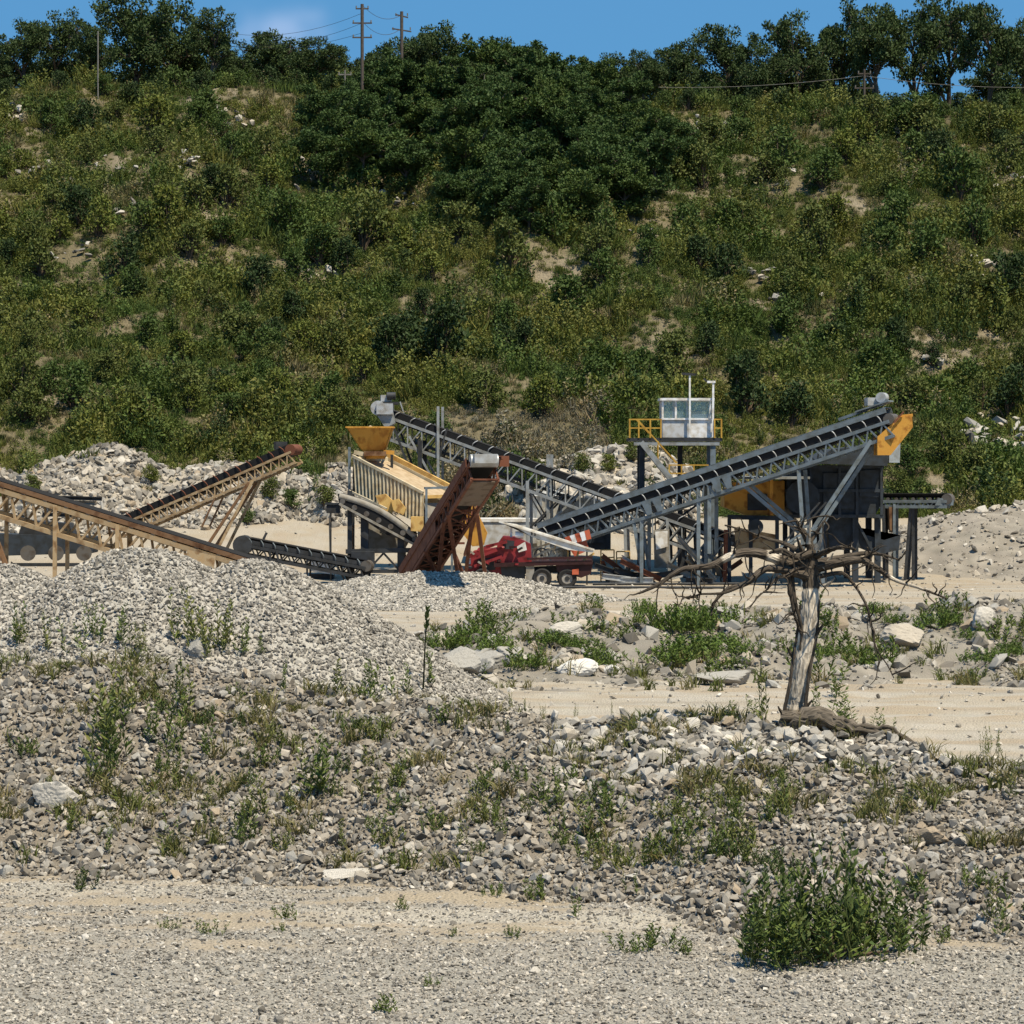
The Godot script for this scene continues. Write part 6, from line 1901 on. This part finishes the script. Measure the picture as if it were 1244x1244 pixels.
	foliage("leaf_dark", lin(0.033, 0.056, 0.017), 0.35)
	foliage("leaf_wood", lin(0.054, 0.092, 0.026), 0.45)
	foliage("leaf_mid", lin(0.064, 0.1, 0.024), 0.45)
	foliage("leaf_olive", lin(0.095, 0.115, 0.03), 0.45)
	foliage("leaf_yellow", lin(0.115, 0.135, 0.026), 0.35)
	foliage("leaf_tree", lin(0.047, 0.074, 0.023), 0.4)
	foliage("leaf_bright", lin(0.10, 0.15, 0.03), 0.35)
	foliage("weed_leaf", lin(0.10, 0.135, 0.032), 0.35)
	foliage("weed_leaf2", lin(0.14, 0.155, 0.045), 0.35)
	foliage("weed_dark", lin(0.06, 0.088, 0.024), 0.3)
	foliage("stem", Color.WHITE, 0.05)

func cloud_cover() -> ImageTexture:
	# small fair-weather clouds, thin and scattered over the whole sky
	var w := 2048; var h := 1024
	var img := Image.create(w, h, false, Image.FORMAT_RGBA8)
	img.fill(Color(0, 0, 0, 0))
	var r := RandomNumberGenerator.new(); r.seed = 4
	var puffs := []
	# the one in view: beyond the left clump of trees
	puffs.append([atan2(-290.0, F), atan2(533.0, F), 0.0125, 0.0048])
	for k in 60:
		puffs.append([r.randf_range(1.0, TAU - 1.0), r.randf_range(0.15, 0.9), r.randf_range(0.02, 0.07), r.randf_range(0.006, 0.018)])
	var f := FastNoiseLite.new()
	f.seed = 9; f.frequency = 0.09; f.fractal_octaves = 4
	for p in puffs:
		# the panorama's first column looks along -z here
		var cx: float = p[0] / TAU * w
		var cy: float = h * 0.5 - p[1] / PI * h
		var rx := int(p[2] / TAU * w * 2.4) + 2
		var ry := int(p[3] / PI * h * 2.4) + 2
		for y in range(int(cy) - ry, int(cy) + ry + 1):
			for x in range(int(cx) - rx, int(cx) + rx + 1):
				if y < 0 or y >= h: continue
				var xx := posmod(x, w)
				var q := Vector2((x - cx) / (p[2] / TAU * w), (y - cy) / (p[3] / PI * h)).length()
				var a := clampf(1.1 - q * 0.62 + 0.7 * f.get_noise_2d(x * 2.0, y * 3.0), 0.0, 1.0) * clampf(2.4 - q, 0.0, 1.0)
				var old := img.get_pixel(xx, y)
				img.set_pixel(xx, y, Color(1.0, 0.94, 0.92, maxf(old.a, a * 0.6)))
	return ImageTexture.create_from_image(img)

func _ready() -> void:
	# ---- camera: level, lens shifted down
	var cam := Camera3D.new()
	cam.name = "camera"
	add_child(cam)
	cam.position = Vector3(0, EYE, 0)
	cam.near = 1.0
	cam.far = 4000.0
	cam.projection = Camera3D.PROJECTION_FRUSTUM
	cam.size = 1244.0 / F * cam.near
	cam.frustum_offset = Vector2(0.0, -(622.0 - HORIZON) / F * cam.near)
	cam.current = true
	# ---- sky and exposure
	var env := Environment.new()
	env.background_mode = Environment.BG_SKY
	var sm := ProceduralSkyMaterial.new()
	sm.sky_top_color = s(lin(0.066, 0.195, 0.40))
	sm.sky_horizon_color = s(lin(0.082, 0.25, 0.44))
	sm.sky_curve = 0.12
	sm.ground_horizon_color = s(lin(0.3, 0.3, 0.28))
	sm.ground_bottom_color = s(lin(0.2, 0.19, 0.17))
	sm.sun_angle_max = 6.0
	sm.sky_cover = cloud_cover()
	sm.sky_cover_modulate = Color(0.52, 0.5, 0.5)
	var sky := Sky.new()
	sky.sky_material = sm
	env.sky = sky
	env.tonemap_mode = Environment.TONE_MAPPER_LINEAR
	env.tonemap_exposure = 1.5
	env.sdfgi_enabled = true
	env.ssao_enabled = true
	env.ssil_enabled = true
	var we := WorldEnvironment.new()
	we.name = "environment"
	we.environment = env
	add_child(we)
	# ---- sun: high, from the right and slightly behind the camera
	var sun := DirectionalLight3D.new()
	sun.name = "sun"
	add_child(sun)
	var to_sun := Vector3(0.32, 1.0, 0.36).normalized()
	sun.look_at_from_position(Vector3.ZERO, -to_sun, Vector3.FORWARD)
	sun.light_energy = 1.5
	sun.light_color = Color(1.0, 0.95, 0.85)
	sun.light_angular_distance = 0.5
	sun.shadow_enabled = true
	# ---- shared resources
	rng.seed = 20240611
	nz.seed = 5
	nz.noise_type = FastNoiseLite.TYPE_SIMPLEX_SMOOTH
	nz.frequency = 1.0
	nz.fractal_octaves = 2
	box_mesh = BoxMesh.new()
	tube_mesh = CylinderMesh.new()
	tube_mesh.top_radius = 0.5; tube_mesh.bottom_radius = 0.5; tube_mesh.height = 1.0; tube_mesh.radial_segments = 10; tube_mesh.rings = 1
	drum_mesh = CylinderMesh.new()
	drum_mesh.top_radius = 0.5; drum_mesh.bottom_radius = 0.5; drum_mesh.height = 1.0; drum_mesh.radial_segments = 18; drum_mesh.rings = 1
	build_materials()
	for k in 10: rocks.append(hull_mesh(40 + k, 11 + k % 5, [Vector3(1.1, 0.5, 0.8), Vector3(0.95, 0.75, 0.8), Vector3(1.2, 0.4, 0.7), Vector3(0.9, 0.8, 0.9), Vector3(1.1, 0.34, 0.95)][k % 5]))
	# ---- the setting
	var xs := [-900.0, -600.0, -400.0, -250.0, -170.0, -120.0, -90.0, -75.0] + lines(-62.0, -12.6, 1.3) + lines(-12.0, 12.0, 0.15) + lines(12.6, 62.0, 1.3) + [75.0, 90.0, 120.0, 170.0, 250.0, 400.0, 600.0, 900.0]
	var ds := [-200.0, -100.0, -40.0, -10.0, 8.0, 16.0, 22.0] + lines(25.0, 46.0, 0.15) + lines(46.4, 76.0, 0.4) + lines(76.8, 156.0, 0.8)
	var gr := put(sheet_from(xs, ds, ground_h, ground_colour), "ground", M.ground, self)
	tag(gr, "quarry floor of gravel and pale compacted earth with haul roads", "", "", "structure")
	var hx := [-900.0, -600.0, -400.0, -250.0, -170.0, -120.0, -90.0, -75.0] + lines(-62.0, 62.0, 0.8) + [75.0, 90.0, 120.0, 170.0, 250.0, 400.0, 600.0, 900.0]
	var hd := lines(156.0, 235.0, 0.8) + lines(237.0, 265.0, 2.0) + [275.0, 290.0, 310.0, 350.0, 450.0, 700.0, 1200.0, 2000.0, 3000.0]
	var hi := put(sheet_from(hx, hd, ground_h, hill_colour), "hillside", M.soil, self)
	tag(hi, "overgrown slope rising behind the quarry plant", "", "", "structure")
	build_heaps()
	# ---- the plant
	build_tower()
	build_crusher()
	build_back_conveyor()
	build_big_conveyor()
	build_tan_conveyors()
	build_small_conveyors()
	build_screen()
	build_rusty_conveyor()
	build_truck()
	build_yard()
	build_poles()
	# ---- plants, dead wood, stones
	build_hill_plants()
	build_dead_tree()
	build_near_plants()
	build_near_stones()
